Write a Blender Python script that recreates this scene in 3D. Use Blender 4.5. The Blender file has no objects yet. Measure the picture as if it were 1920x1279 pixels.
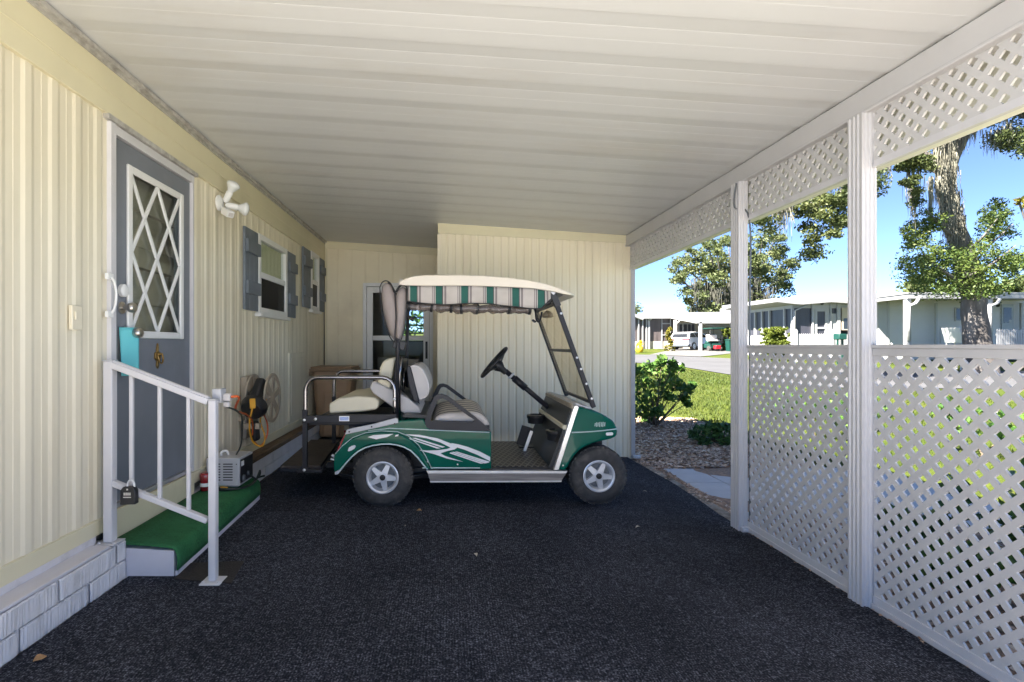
import bpy, bmesh, math, random
import numpy as np
from mathutils import Vector, Matrix, noise
random.seed(7)
rnd = random.random
def ru(a, b): return a + (b - a) * random.random()
SC = bpy.context.scene
COL = SC.collection
PI = math.pi
R = math.radians
# the camera stands at the origin of the plan, looking along +y; f = 1000 photo pixels
H = 1.235
U0, V0, F = 842.0, 648.0, 1000.0
def P(u, v, y): return Vector(((u - U0) * y / F, y, H - (v - V0) * y / F))
def PX(u, v, x):
    return P(u, v, x * F / (u - U0))
def XZ(pts, y): return [((u - U0) * y / F, H - (v - V0) * y / F) for u, v in pts]

# ------------------------------------------------------------------ materials
def _nt(name):
    m = bpy.data.materials.new(name); m.use_nodes = True
    nt = m.node_tree; b = nt.nodes['Principled BSDF']
    return m, nt, b, nt.nodes, nt.links
def rgb(c): return (c[0], c[1], c[2], 1.0)
def hexc(h):
    h = h.lstrip('#'); o = []
    for i in (0, 2, 4):
        v = int(h[i:i + 2], 16) / 255
        o.append(v / 12.92 if v <= .04045 else ((v + .055) / 1.055) ** 2.4)
    return tuple(o)
def mul(c, k): return tuple(min(1, x * k) for x in c)
def mat(name, col, rough=.5, metal=0.0, var=.08, scale=6.0, bump=0.0, bscale=60.0, spec=.5, coat=0.0, stretch=(1, 1, 1),
        grime=None, gscale=2.0, gpos=(.5, .75), detail=6, bstretch=None, rvar=0.0):
    m, nt, b, N, L = _nt(name)
    tc = N.new('ShaderNodeTexCoord'); mp = N.new('ShaderNodeMapping'); mp.inputs['Scale'].default_value = stretch
    L.new(tc.outputs['Object'], mp.inputs['Vector'])
    nz = N.new('ShaderNodeTexNoise'); nz.inputs['Scale'].default_value = scale; nz.inputs['Detail'].default_value = detail
    L.new(mp.outputs['Vector'], nz.inputs['Vector'])
    rp = N.new('ShaderNodeValToRGB')
    rp.color_ramp.elements[0].position = .3; rp.color_ramp.elements[1].position = .7
    rp.color_ramp.elements[0].color = rgb(mul(col, 1 - var)); rp.color_ramp.elements[1].color = rgb(mul(col, 1 + var))
    L.new(nz.outputs['Fac'], rp.inputs['Fac'])
    out = rp.outputs['Color']
    if grime:
        g = N.new('ShaderNodeTexNoise'); g.inputs['Scale'].default_value = gscale; g.inputs['Detail'].default_value = 8
        g.inputs['Roughness'].default_value = .65
        L.new(mp.outputs['Vector'], g.inputs['Vector'])
        gr = N.new('ShaderNodeValToRGB'); gr.color_ramp.elements[0].position = gpos[0]; gr.color_ramp.elements[1].position = gpos[1]
        L.new(g.outputs['Fac'], gr.inputs['Fac'])
        mx = N.new('ShaderNodeMix'); mx.data_type = 'RGBA'
        L.new(gr.outputs['Color'], mx.inputs[0]); L.new(out, mx.inputs[6]); mx.inputs[7].default_value = rgb(grime)
        out = mx.outputs[2]
    L.new(out, b.inputs['Base Color'])
    b.inputs['Roughness'].default_value = rough; b.inputs['Metallic'].default_value = metal
    b.inputs['Specular IOR Level'].default_value = spec
    b.inputs['Coat Weight'].default_value = coat; b.inputs['Coat Roughness'].default_value = .04
    if rvar:
        mr = N.new('ShaderNodeMapRange'); mr.inputs['To Min'].default_value = rough - rvar; mr.inputs['To Max'].default_value = rough + rvar
        L.new(nz.outputs['Fac'], mr.inputs['Value']); L.new(mr.outputs['Result'], b.inputs['Roughness'])
    if bump:
        mp2 = mp
        if bstretch:
            mp2 = N.new('ShaderNodeMapping'); mp2.inputs['Scale'].default_value = bstretch
            L.new(tc.outputs['Object'], mp2.inputs['Vector'])
        bz = N.new('ShaderNodeTexNoise'); bz.inputs['Scale'].default_value = bscale; bz.inputs['Detail'].default_value = 4
        L.new(mp2.outputs['Vector'], bz.inputs['Vector'])
        bp = N.new('ShaderNodeBump'); bp.inputs['Strength'].default_value = bump; bp.inputs['Distance'].default_value = .01
        L.new(bz.outputs['Fac'], bp.inputs['Height']); L.new(bp.outputs['Normal'], b.inputs['Normal'])
    return m
def mat_stripes(name, axis, pitch, stops, rough=.8, off=0.0):
    """repeating stripes: stops = [(position 0..1, colour)], constant"""
    m, nt, b, N, L = _nt(name)
    tc = N.new('ShaderNodeTexCoord'); sp = N.new('ShaderNodeSeparateXYZ'); L.new(tc.outputs['Object'], sp.inputs[0])
    a = N.new('ShaderNodeMath'); a.operation = 'MULTIPLY_ADD'; a.inputs[1].default_value = 1 / pitch; a.inputs[2].default_value = off
    L.new(sp.outputs[axis], a.inputs[0])
    fr = N.new('ShaderNodeMath'); fr.operation = 'FRACT'; L.new(a.outputs[0], fr.inputs[0])
    rp = N.new('ShaderNodeValToRGB'); cr = rp.color_ramp; cr.interpolation = 'CONSTANT'
    while len(cr.elements) < len(stops): cr.elements.new(.5)
    for e, (p_, c_) in zip(cr.elements, stops): e.position = p_; e.color = rgb(c_)
    L.new(fr.outputs[0], rp.inputs['Fac'])
    nz = N.new('ShaderNodeTexNoise'); nz.inputs['Scale'].default_value = 9; nz.inputs['Detail'].default_value = 5
    L.new(tc.outputs['Object'], nz.inputs['Vector'])
    mx = N.new('ShaderNodeMix'); mx.data_type = 'RGBA'; mx.blend_type = 'MULTIPLY'; mx.inputs[0].default_value = .35
    L.new(rp.outputs['Color'], mx.inputs[6]); L.new(nz.outputs['Fac'], mx.inputs[7])
    L.new(mx.outputs[2], b.inputs['Base Color']); b.inputs['Roughness'].default_value = rough
    return m
def mat_glass(name, tint=(1, 1, 1), base=.04, ior=1.5, rough=.02, dust=0.0, dcol=(.6, .6, .58)):
    m, nt, b, N, L = _nt(name); N.remove(b)
    out = [n for n in N if n.type == 'OUTPUT_MATERIAL'][0]
    tr = N.new('ShaderNodeBsdfTransparent'); tr.inputs['Color'].default_value = rgb(tint)
    gl = N.new('ShaderNodeBsdfGlossy'); gl.inputs['Roughness'].default_value = rough; gl.inputs['Color'].default_value = (.9, .9, .9, 1)
    fr = N.new('ShaderNodeFresnel'); ge = N.new('ShaderNodeNewGeometry'); mr = N.new('ShaderNodeMapRange')
    mr.inputs['To Min'].default_value = ior; mr.inputs['To Max'].default_value = 1 / ior   # same reflectance from both sides of the pane
    L.new(ge.outputs['Backfacing'], mr.inputs['Value']); L.new(mr.outputs['Result'], fr.inputs['IOR'])
    mx = N.new('ShaderNodeMixShader'); L.new(fr.outputs[0], mx.inputs[0]); L.new(tr.outputs[0], mx.inputs[1]); L.new(gl.outputs[0], mx.inputs[2])
    last = mx
    if dust:
        df = N.new('ShaderNodeBsdfDiffuse'); df.inputs['Color'].default_value = rgb(dcol)
        m2 = N.new('ShaderNodeMixShader'); m2.inputs[0].default_value = dust
        L.new(mx.outputs[0], m2.inputs[1]); L.new(df.outputs[0], m2.inputs[2]); last = m2
    L.new(last.outputs[0], out.inputs['Surface'])
    return m
def mat_leaf(name, cols, rough=.55, transl=.3, nscale=.35):
    """foliage: a colour per leaf, drifting over the crown"""
    m, nt, b, N, L = _nt(name)
    out = [n for n in N if n.type == 'OUTPUT_MATERIAL'][0]
    g = N.new('ShaderNodeNewGeometry'); tc = N.new('ShaderNodeTexCoord')
    nz = N.new('ShaderNodeTexNoise'); nz.inputs['Scale'].default_value = nscale; nz.inputs['Detail'].default_value = 3
    L.new(tc.outputs['Object'], nz.inputs['Vector'])
    ad = N.new('ShaderNodeMath'); ad.operation = 'MULTIPLY_ADD'; ad.inputs[1].default_value = .6; 
    L.new(g.outputs['Random Per Island'], ad.inputs[0])
    sb = N.new('ShaderNodeMath'); sb.operation = 'MULTIPLY_ADD'; sb.inputs[1].default_value = 1.2; sb.inputs[2].default_value = -.4
    L.new(nz.outputs['Fac'], sb.inputs[0]); L.new(sb.outputs[0], ad.inputs[2])
    rp = N.new('ShaderNodeValToRGB'); cr = rp.color_ramp
    while len(cr.elements) < len(cols): cr.elements.new(.5)
    for i, (e, c_) in enumerate(zip(cr.elements, cols)): e.position = i / (len(cols) - 1); e.color = rgb(c_)
    L.new(ad.outputs[0], rp.inputs['Fac'])
    L.new(rp.outputs['Color'], b.inputs['Base Color']); b.inputs['Roughness'].default_value = rough
    b.inputs['Specular IOR Level'].default_value = .35
    tl = N.new('ShaderNodeBsdfTranslucent'); L.new(rp.outputs['Color'], tl.inputs['Color'])
    mx = N.new('ShaderNodeMixShader'); mx.inputs[0].default_value = transl
    L.new(b.outputs[0], mx.inputs[1]); L.new(tl.outputs[0], mx.inputs[2]); L.new(mx.outputs[0], out.inputs['Surface'])
    return m

# ------------------------------------------------------------------ mesh builder
Z3 = Vector((0, 0, 1))
class MB:
    def __init__(s): s.bm = bmesh.new()
    def face(s, pts, mi=0):
        f = s.bm.faces.new([s.bm.verts.new(p) for p in pts]); f.material_index = mi; return f
    def box(s, x0, x1, y0, y1, z0, z1, mi=0):
        v = [s.bm.verts.new((x, y, z)) for z in (z0, z1) for y in (y0, y1) for x in (x0, x1)]
        for q in ((0, 2, 3, 1), (4, 5, 7, 6), (0, 1, 5, 4), (2, 6, 7, 3), (0, 4, 6, 2), (1, 3, 7, 5)):
            s.bm.faces.new([v[i] for i in q]).material_index = mi
        return s
    def bar(s, p, q, w, h, up=(0, 0, 1), mi=0):
        p, q = Vector(p), Vector(q); d = (q - p).normalized(); up = Vector(up)
        sd = d.cross(up)
        if sd.length < 1e-5: sd = d.cross(Vector((1, 0, 0)))
        sd.normalize(); u = sd.cross(d).normalized()
        v = [s.bm.verts.new(c + sd * a * w / 2 + u * b_ * h / 2) for c in (p, q) for b_ in (-1, 1) for a in (-1, 1)]
        for k in ((0, 2, 3, 1), (4, 5, 7, 6), (0, 1, 5, 4), (2, 6, 7, 3), (0, 4, 6, 2), (1, 3, 7, 5)):
            s.bm.faces.new([v[i] for i in k]).material_index = mi
        return s
    def tube(s, pts, r, n=8, closed=False, mi=0, caps=True):
        pts = [Vector(p) for p in pts]; m = len(pts)
        rs = r if isinstance(r, (list, tuple)) else [r] * m
        rings = []; up = None
        for i in range(m):
            a = pts[(i - 1) % m] if (closed or i > 0) else pts[i]
            b_ = pts[(i + 1) % m] if (closed or i < m - 1) else pts[i]
            d = (b_ - a).normalized()
            if up is None:
                up = d.orthogonal().normalized()
            up = (up - d * up.dot(d))
            if up.length < 1e-6: up = d.orthogonal()
            up.normalize(); sd = d.cross(up)
            rings.append([s.bm.verts.new(pts[i] + (up * math.cos(2 * PI * k / n) + sd * math.sin(2 * PI * k / n)) * rs[i]) for k in range(n)])
        for i in range(m if closed else m - 1):
            A, B = rings[i], rings[(i + 1) % m]
            for k in range(n):
                f = s.bm.faces.new((A[k], A[(k + 1) % n], B[(k + 1) % n], B[k])); f.material_index = mi; f.smooth = True
        if caps and not closed:
            s.bm.faces.new(rings[0][::-1]).material_index = mi; s.bm.faces.new(rings[-1]).material_index = mi
        return s
    def lathe(s, prof, org, axis, n=28, mi=0, cap=True):
        """prof: (radius, height along axis)"""
        org = Vector(org); ax = Vector(axis).normalized(); u = ax.orthogonal().normalized(); w = ax.cross(u)
        rings = []
        for r, h in prof:
            rings.append([s.bm.verts.new(org + ax * h + (u * math.cos(2 * PI * k / n) + w * math.sin(2 * PI * k / n)) * max(r, 1e-4)) for k in range(n)])
        for A, B in zip(rings, rings[1:]):
            for k in range(n):
                f = s.bm.faces.new((A[k], A[(k + 1) % n], B[(k + 1) % n], B[k])); f.material_index = mi; f.smooth = True
        if cap:
            s.bm.faces.new(rings[0][::-1]).material_index = mi; s.bm.faces.new(rings[-1]).material_index = mi
        return s
    def prism(s, poly, y0, y1, mi=0, fn=None):
        """polygon in (x, z) extruded from y0 to y1; fn(a, b, t) maps to a point when given"""
        fn = fn or (lambda a, b, t: Vector((a, t, b)))
        A = [s.bm.verts.new(fn(a, b, y0)) for a, b in poly]; B = [s.bm.verts.new(fn(a, b, y1)) for a, b in poly]
        n = len(poly)
        s.bm.faces.new(A).material_index = mi; s.bm.faces.new(B[::-1]).material_index = mi
        for i in range(n): s.bm.faces.new((A[i], B[i], B[(i + 1) % n], A[(i + 1) % n])).material_index = mi
        return s
    def ringprism(s, outer, inner, y0, y1, mi=0):
        """outer and inner loops with equal point counts, in (x, z)"""
        def mk(p, y): return [s.bm.verts.new((a, y, b)) for a, b in p]
        O0, I0, O1, I1 = mk(outer, y0), mk(inner, y0), mk(outer, y1), mk(inner, y1); n = len(outer)
        for i in range(n):
            j = (i + 1) % n
            for q in ((O0[i], O0[j], I0[j], I0[i]), (O1[j], O1[i], I1[i], I1[j]), (O0[j], O0[i], O1[i], O1[j]), (I0[i], I0[j], I1[j], I1[i])):
                s.bm.faces.new(q).material_index = mi
        return s
    def grid(s, fn, us, vs, mi=0, smooth=False):
        g = [[s.bm.verts.new(fn(u, v)) for v in vs] for u in us]
        for i in range(len(us) - 1):
            for j in range(len(vs) - 1):
                f = s.bm.faces.new((g[i][j], g[i + 1][j], g[i + 1][j + 1], g[i][j + 1])); f.material_index = mi; f.smooth = smooth
        return s
    def cut(s, co, no):
        """drop everything on the side the normal points to"""
        bmesh.ops.bisect_plane(s.bm, geom=s.bm.verts[:] + s.bm.edges[:] + s.bm.faces[:], dist=1e-6, plane_co=co, plane_no=no, clear_outer=True)
        return s
    def build(s, name, m, parent=None, loc=None, bevel=0.0, seg=2, smooth=None, sub=0, bang=35, fix=True):
        me = bpy.data.meshes.new(name)
        off = OFF[parent.name] if parent else Vector(loc or (0, 0, 0))
        if fix: bmesh.ops.recalc_face_normals(s.bm, faces=s.bm.faces[:])
        bmesh.ops.translate(s.bm, verts=s.bm.verts[:], vec=-off)
        if smooth is True or sub:
            for f in s.bm.faces: f.smooth = True
        elif smooth is not None or bevel:
            for f in s.bm.faces: f.smooth = True
        s.bm.to_mesh(me); s.bm.free()
        for mm in (m if isinstance(m, (list, tuple)) else [m]): me.materials.append(mm)
        if smooth is not True and not sub and (smooth is not None or bevel):
            me.set_sharp_from_angle(angle=R(smooth or 32))
        o = bpy.data.objects.new(name, me); COL.objects.link(o)
        if parent: o.parent = parent
        else: o.location = off
        OFF[o.name] = off
        if bevel:
            md = o.modifiers.new('edge', 'BEVEL'); md.width = bevel; md.segments = seg; md.limit_method = 'ANGLE'; md.angle_limit = R(bang); md.harden_normals = False
        if sub:
            md = o.modifiers.new('sub', 'SUBSURF'); md.levels = md.render_levels = sub
        return o
OFF = {}
def tag(o, label, cat, group=None):
    o['label'] = label; o['category'] = cat
    if group: o['group'] = group
    return o
def thing(name, label, cat, loc, group=None):
    o = bpy.data.objects.new(name, None); COL.objects.link(o); o.location = loc; o.empty_display_size = .1
    OFF[o.name] = Vector(loc)
    return tag(o, label, cat, group)
def struct(o, kind='structure'):
    o['kind'] = kind; return o
def copy_tree(o, parent=None):
    c = o.copy(); COL.objects.link(c)
    if parent: c.parent = parent
    for ch in list(o.children): copy_tree(ch, c)
    return c
def arc(cx, cz, r, a0, a1, n): return [(cx + r * math.cos(R(a0 + (a1 - a0) * i / n)), cz + r * math.sin(R(a0 + (a1 - a0) * i / n))) for i in range(n + 1)]
def smoothpath(pts, n=6):
    """Catmull-Rom through the points"""
    pts = [Vector(p) for p in pts]; out = []
    for i in range(len(pts) - 1):
        p0 = pts[max(i - 1, 0)]; p1 = pts[i]; p2 = pts[i + 1]; p3 = pts[min(i + 2, len(pts) - 1)]
        for k in range(n):
            t = k / n
            out.append(.5 * ((2 * p1) + (p2 - p0) * t + (2 * p0 - 5 * p1 + 4 * p2 - p3) * t * t + (3 * p1 - p0 - 3 * p2 + p3) * t ** 3))
    out.append(pts[-1]); return out
def text_part(name, s, size, m, parent, M4, depth=.001):
    cu = bpy.data.curves.new(name, 'FONT'); cu.body = s; cu.size = size; cu.extrude = depth; cu.align_x = 'CENTER'; cu.align_y = 'CENTER'
    t = bpy.data.objects.new('tmp', cu); COL.objects.link(t)
    bpy.context.view_layer.update()
    me = bpy.data.meshes.new_from_object(t.evaluated_get(bpy.context.evaluated_depsgraph_get()))
    bpy.data.objects.remove(t)
    me.transform(Matrix.Translation(-OFF[parent.name]) @ M4); me.materials.clear(); me.materials.append(m)
    o = bpy.data.objects.new(name, me); COL.objects.link(o); o.parent = parent; OFF[o.name] = OFF[parent.name]
    return o
def leaf_obj(name, clumps, per, size, m, parent=None, loc=None, up=.3, aspect=.5, seed=1, shell=.5, droop=0.0):
    """clumps: (centre, radii) ; per leaves each; every leaf a small bent rhombus"""
    g = np.random.default_rng(seed)
    off = np.array(OFF[parent.name] if parent else (loc or (0, 0, 0)))
    V = []
    for c, r in clumps:
        k = per if not callable(per) else per(r)
        d = g.normal(size=(k, 3)); d /= np.linalg.norm(d, axis=1)[:, None]
        rr = g.random(k) ** (1 / 3.0); rr = shell + (1 - shell) * rr; rr *= g.random(k) ** .25
        p = np.array(c) + d * rr[:, None] * np.array(r if hasattr(r, '__len__') else (r, r, r))
        n = g.normal(size=(k, 3)) + np.array((0, 0, up * 2)) ; n /= np.linalg.norm(n, axis=1)[:, None]
        a = g.normal(size=(k, 3)) + np.array((0, 0, -droop)); a -= n * (a * n).sum(1)[:, None]; a /= np.linalg.norm(a, axis=1)[:, None]
        b = np.cross(n, a)
        s = size * (.6 + .8 * g.random(k))[:, None]
        V.append(np.stack([p - a * s * .5, p + b * s * aspect * .5 - n * s * .08, p + a * s * .5, p - b * s * aspect * .5 - n * s * .08], 1))
    V = np.concatenate(V).reshape(-1, 3) - off
    nf = len(V) // 4
    me = bpy.data.meshes.new(name); me.vertices.add(len(V)); me.vertices.foreach_set('co', V.ravel())
    me.loops.add(nf * 4); me.loops.foreach_set('vertex_index', np.arange(nf * 4)); me.polygons.add(nf)
    me.polygons.foreach_set('loop_start', np.arange(nf) * 4); me.polygons.foreach_set('loop_total', np.full(nf, 4))
    me.update(); me.validate(); me.materials.append(m)
    o = bpy.data.objects.new(name, me); COL.objects.link(o)
    if parent: o.parent = parent
    else: o.location = off.tolist()
    OFF[o.name] = Vector(off.tolist())
    return o
# ------------------------------------------------------------------ palette
CREAM = hexc('#EFE7C6')
M = {}
M['siding'] = mat('cream_siding', (.79, .725, .565), .42, var=.03, scale=3, grime=(.60, .53, .38), gscale=2.2, gpos=(.52, .85), stretch=(1.4, 1.4, .14), detail=8)
M['siding_shed'] = mat('pale_cream_siding', (.87, .785, .60), .42, var=.03, scale=3, grime=(.76, .67, .48), gscale=2.4, gpos=(.50, .85), stretch=(1.4, 1.4, .14))
M['siding_room'] = mat('flat_cream_siding', (.84, .76, .56), .45, var=.04, scale=2, grime=(.58, .50, .34), gscale=1.2, gpos=(.5, .95))
M['fascia'] = mat('cream_trim', (.72, .66, .46), .4, var=.04, scale=2.5, grime=(.60, .52, .34), gscale=2.2, gpos=(.58, .9))
M['ceiling'] = mat('white_roof_pan', (.63, .64, .645), .38, var=.025, scale=2, grime=(.50, .46, .40), gscale=1.3, gpos=(.55, .95), stretch=(.35, 1.4, 1))
M['white'] = mat('white_painted_metal', (.63, .62, .64), .35, var=.04, scale=5, grime=(.55, .53, .50), gscale=4, gpos=(.62, .95))
M['whitetrim'] = mat('white_vinyl_trim', (.80, .80, .79), .4, var=.03, scale=6)
M['lattice'] = mat('white_vinyl_lattice', (.57, .56, .56), .45, var=.05, scale=3, grime=(.40, .38, .36), gscale=3, gpos=(.6, .95))
M['post'] = mat('ivory_fluted_post', (.56, .55, .56), .38, var=.03, scale=4, grime=(.5, .47, .42), gscale=3, gpos=(.62, .95), stretch=(1, 1, .3))
M['channel'] = mat('weathered_grey_channel', (.55, .53, .50), .5, metal=.3, var=.2, scale=20, grime=(.30, .27, .24), gscale=12)
M['brick'] = mat('white_painted_block', (.72, .71, .73), .6, var=.06, scale=8, bump=1.0, bscale=14, bstretch=(1, 5.5, .22), grime=(.42, .40, .36), gscale=5, gpos=(.6, .9))
M['lavender'] = mat('pale_grey_trim', (.66, .64, .66), .5, var=.05, scale=6, grime=(.42, .39, .36), gscale=5)
M['wood'] = mat('weathered_brown_board', (.17, .105, .06), .7, var=.35, scale=7, bump=.4, bscale=20, stretch=(6, .8, 6), grime=(.28, .22, .17), gscale=3)
M['doorgrey'] = mat('blue_grey_door_paint', (.19, .205, .235), .45, var=.06, scale=4, grime=(.22, .24, .28), gscale=3, bump=.06, bscale=120)
M['shutter'] = mat('slate_blue_shutter', (.15, .175, .21), .5, var=.08, scale=6, grime=(.20, .23, .26), gscale=4)
M['steel'] = mat('brushed_nickel', (.55, .52, .48), .28, metal=1, var=.06)
M['brass'] = mat('aged_brass', (.42, .27, .10), .38, metal=1, var=.25, scale=40)
M['teal'] = mat('teal_card', (.13, .52, .56), .7, var=.03)
M['black'] = mat('black_plastic', (.018, .018, .02), .45, var=.2)
M['blackmetal'] = mat('black_powder_coat', (.022, .022, .028), .4, var=.2, spec=.3)
M['rubber'] = mat('tyre_rubber', (.05, .047, .045), .75, var=.25, scale=25, bump=.25, bscale=60, grime=(.13, .115, .10), gscale=8)
M['chrome'] = mat('polished_tube', (.26, .25, .26), .2, metal=1, var=.05)
M['alloy'] = mat('silver_alloy', (.66, .67, .70), .32, metal=.35, var=.05)
M['alloydark'] = mat('dark_alloy', (.12, .13, .14), .4, metal=.3, var=.1)  # darker grey alloy for drums, dials, cable and car trim
M['alu'] = mat('bright_aluminium', (.80, .79, .78), .3, metal=.75, var=.06, scale=12)
M['rocker'] = mat('scuffed_rocker_panel', (.20, .18, .17), .42, metal=.4, var=.3, scale=8, stretch=(.6, 1, 14), grime=(.34, .31, .29), gscale=2.5, gpos=(.5, .75))
M['green'] = mat('dark_green_gloss', (.0005, .105, .070), .22, var=.06, scale=2, spec=.1, coat=.4)
M['greenlip'] = mat('green_fender_lip', (.001, .10, .066), .22, var=.06, spec=.1, coat=.5)
M['decal'] = mat('white_decal', (.78, .78, .80), .3, var=.04, coat=.6)
M['paleline'] = mat('pale_pinstripe', (.55, .68, .66), .3, var=.05)
M['red'] = mat('red_lens', (.28, .012, .02), .25, var=.1, coat=.6)
M['creamvinyl'] = mat('cream_vinyl', (.72, .66, .50), .5, var=.05, scale=6, bump=.12, bscale=90, grime=(.55, .48, .34), gscale=5, gpos=(.58, .9))
M['greyvinyl'] = mat('light_grey_vinyl', (.56, .53, .51), .5, var=.05, scale=6, bump=.15, bscale=90)
M['taupe'] = mat('taupe_canvas', (.34, .29, .27), .85, var=.08, scale=10, bump=.25, bscale=70)
M['piping'] = mat('white_piping', (.75, .72, .70), .5, var=.04)
M['stripeseat'] = mat_stripes('striped_seat_vinyl', 1, .155, [(0, (.74, .67, .61)), (.42, (.50, .45, .42)), (.48, (.015, .015, .018)), (.76, (.50, .45, .42)), (.84, (.74, .67, .61))], .5, .35)
M['valance'] = mat_stripes('striped_awning_cloth', 0, .196, [(0, (.025, .135, .105)), (.26, (.10, .08, .08)), (.29, (.62, .57, .52)), (.34, (.28, .24, .23)), (.42, (.66, .60, .54)), (.86, (.10, .08, .08)), (.88, (.62, .57, .52)), (.92, (.28, .24, .23)), (.97, (.62, .57, .52))], .8, .06)
M['canopy'] = mat('cream_canopy', (.78, .70, .58), .42, var=.03, scale=3, grime=(.55, .46, .36), gscale=6, gpos=(.62, .95))
M['canopyunder'] = mat('grey_canopy_underside', (.36, .34, .33), .6, var=.05)  # canopy underside, coloured darker than its top
M['smoke'] = mat_glass('tinted_windscreen', (.86, .77, .60), ior=1.12, dust=.10, dcol=(.62, .52, .36))
M['vinylclear'] = mat_glass('clear_vinyl', (.60, .55, .52), ior=1.6, rough=.06, dust=.30, dcol=(.30, .27, .25))
M['floormat'] = None
M['darkmat'] = mat('dark_brown_mat', (.030, .025, .022), .95, var=.3, scale=60, bump=.6, bscale=140)
M['footplate'] = mat('brown_step_mat', (.055, .042, .035), .75, var=.3, scale=30, bump=.6, bscale=120)
M['tan'] = mat('tan_plastic', (.42, .355, .27), .5, var=.06, scale=6, grime=(.3, .25, .19), gscale=5)
M['bin'] = mat('brown_bin_plastic', (.52, .34, .20), .5, var=.08, scale=5, grime=(.60, .44, .30), gscale=3, gpos=(.6, .9))
M['binlid'] = mat('dark_brown_lid', (.36, .23, .13), .5, var=.1, scale=5)
M['turf'] = mat('green_outdoor_turf', (.026, .165, .055), .95, var=.35, scale=90, bump=1.0, bscale=260, grime=(.045, .24, .085), gscale=4, gpos=(.45, .7))
M['stepwhite'] = mat('pale_step_paint', (.66, .64, .68), .6, var=.05, scale=6, grime=(.45, .43, .42), gscale=6, gpos=(.62, .95))
M['greybox'] = mat('grey_enamel', (.50, .50, .52), .4, var=.04, metal=.1)
M['orange'] = mat('orange_cord', (.62, .11, .02), .5, var=.08)
M['yellow'] = mat('yellow_cord', (.75, .38, .03), .5, var=.08)
M['redcord'] = mat('red_cord', (.45, .03, .02), .5, var=.08)
M['darkcord'] = mat('dark_green_cord', (.02, .028, .022), .5, var=.08)
M['pane'] = mat_glass('window_glass', (.92, .95, .93), ior=1.5)
M['screen'] = mat_glass('dark_insect_screen', (.34, .34, .34), ior=1.15, rough=.4, dust=.10, dcol=(.10, .10, .10))
M['curtain'] = mat('sage_curtain', (.44, .48, .32), .9, var=.1, scale=2, stretch=(1, 14, .3))
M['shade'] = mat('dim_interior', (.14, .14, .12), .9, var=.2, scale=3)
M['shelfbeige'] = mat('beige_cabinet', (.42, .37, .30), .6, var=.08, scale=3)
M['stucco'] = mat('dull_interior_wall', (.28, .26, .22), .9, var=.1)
M['lampglass'] = mat('frosted_bulb_glass', (.72, .74, .74), .18, var=.03, coat=.5)
M['concrete'] = mat('pale_concrete', (.68, .66, .63), .85, var=.1, scale=3, bump=.15, bscale=80, grime=(.56, .54, .51), gscale=1.2)
M['slab'] = mat('dirty_slab_edge', (.36, .33, .28), .9, var=.25, scale=25, bump=.3, bscale=80, grime=(.16, .12, .08), gscale=6, gpos=(.4, .6))
M['guttercream'] = mat('cream_gutter', (.86, .85, .74), .4, var=.03)
M['driveway'] = mat('street_driveway', (.115, .112, .108), .85, var=.1, scale=2, grime=(.09, .088, .085), gscale=1)
M['roompane'] = mat_glass('storm_door_glass', (.85, .87, .86), ior=1.16)
M['asphalt'] = mat('worn_pale_asphalt', (.075, .075, .080), .9, var=.12, scale=.7, bump=.15, bscale=60, grime=(.058, .058, .061), gscale=.4)
M['paver'] = mat('blue_grey_paver', (.62, .62, .63), .85, var=.08, scale=5, bump=.15, bscale=90, grime=(.52, .53, .55), gscale=3)
M['bark'] = mat('grey_oak_bark', (.085, .074, .068), .95, var=.4, scale=3, stretch=(1, 1, .3), bump=1.0, bscale=9, bstretch=(1, 1, .25), grime=(.15, .138, .13), gscale=2.2, gpos=(.45, .6))
M['housewhite'] = mat('white_house_trim', (.34, .34, .345), .5, var=.03, scale=2)
M['roofwhite'] = mat('white_metal_roof', (.27, .27, .275), .45, var=.05, scale=1)
M['greysiding'] = mat('grey_lap_siding', (.52, .51, .50), .6, var=.03, scale=2)
M['tansiding'] = mat('tan_house_siding', (.46, .40, .32), .7, var=.05, scale=1)
M['darkscreen'] = mat('dark_porch_screen', (.045, .045, .058), .35, var=.25, scale=1.2, stretch=(3, 3, .4))
M['pinkscreen'] = mat('dusky_porch_screen', (.085, .07, .07), .45, var=.3, scale=1.2, stretch=(3, 3, .4))
M['carwhite'] = mat('white_car_paint', (.74, .74, .75), .25, var=.02, coat=1)
M['darkglass'] = mat('dark_car_glass', (.02, .022, .025), .08, var=.1)
M['greenbin'] = mat('green_cart_plastic', (.005, .045, .035), .5, var=.1)
M['terracotta'] = mat('yellow_glazed_pot', (.62, .38, .03), .35, var=.1)
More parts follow.
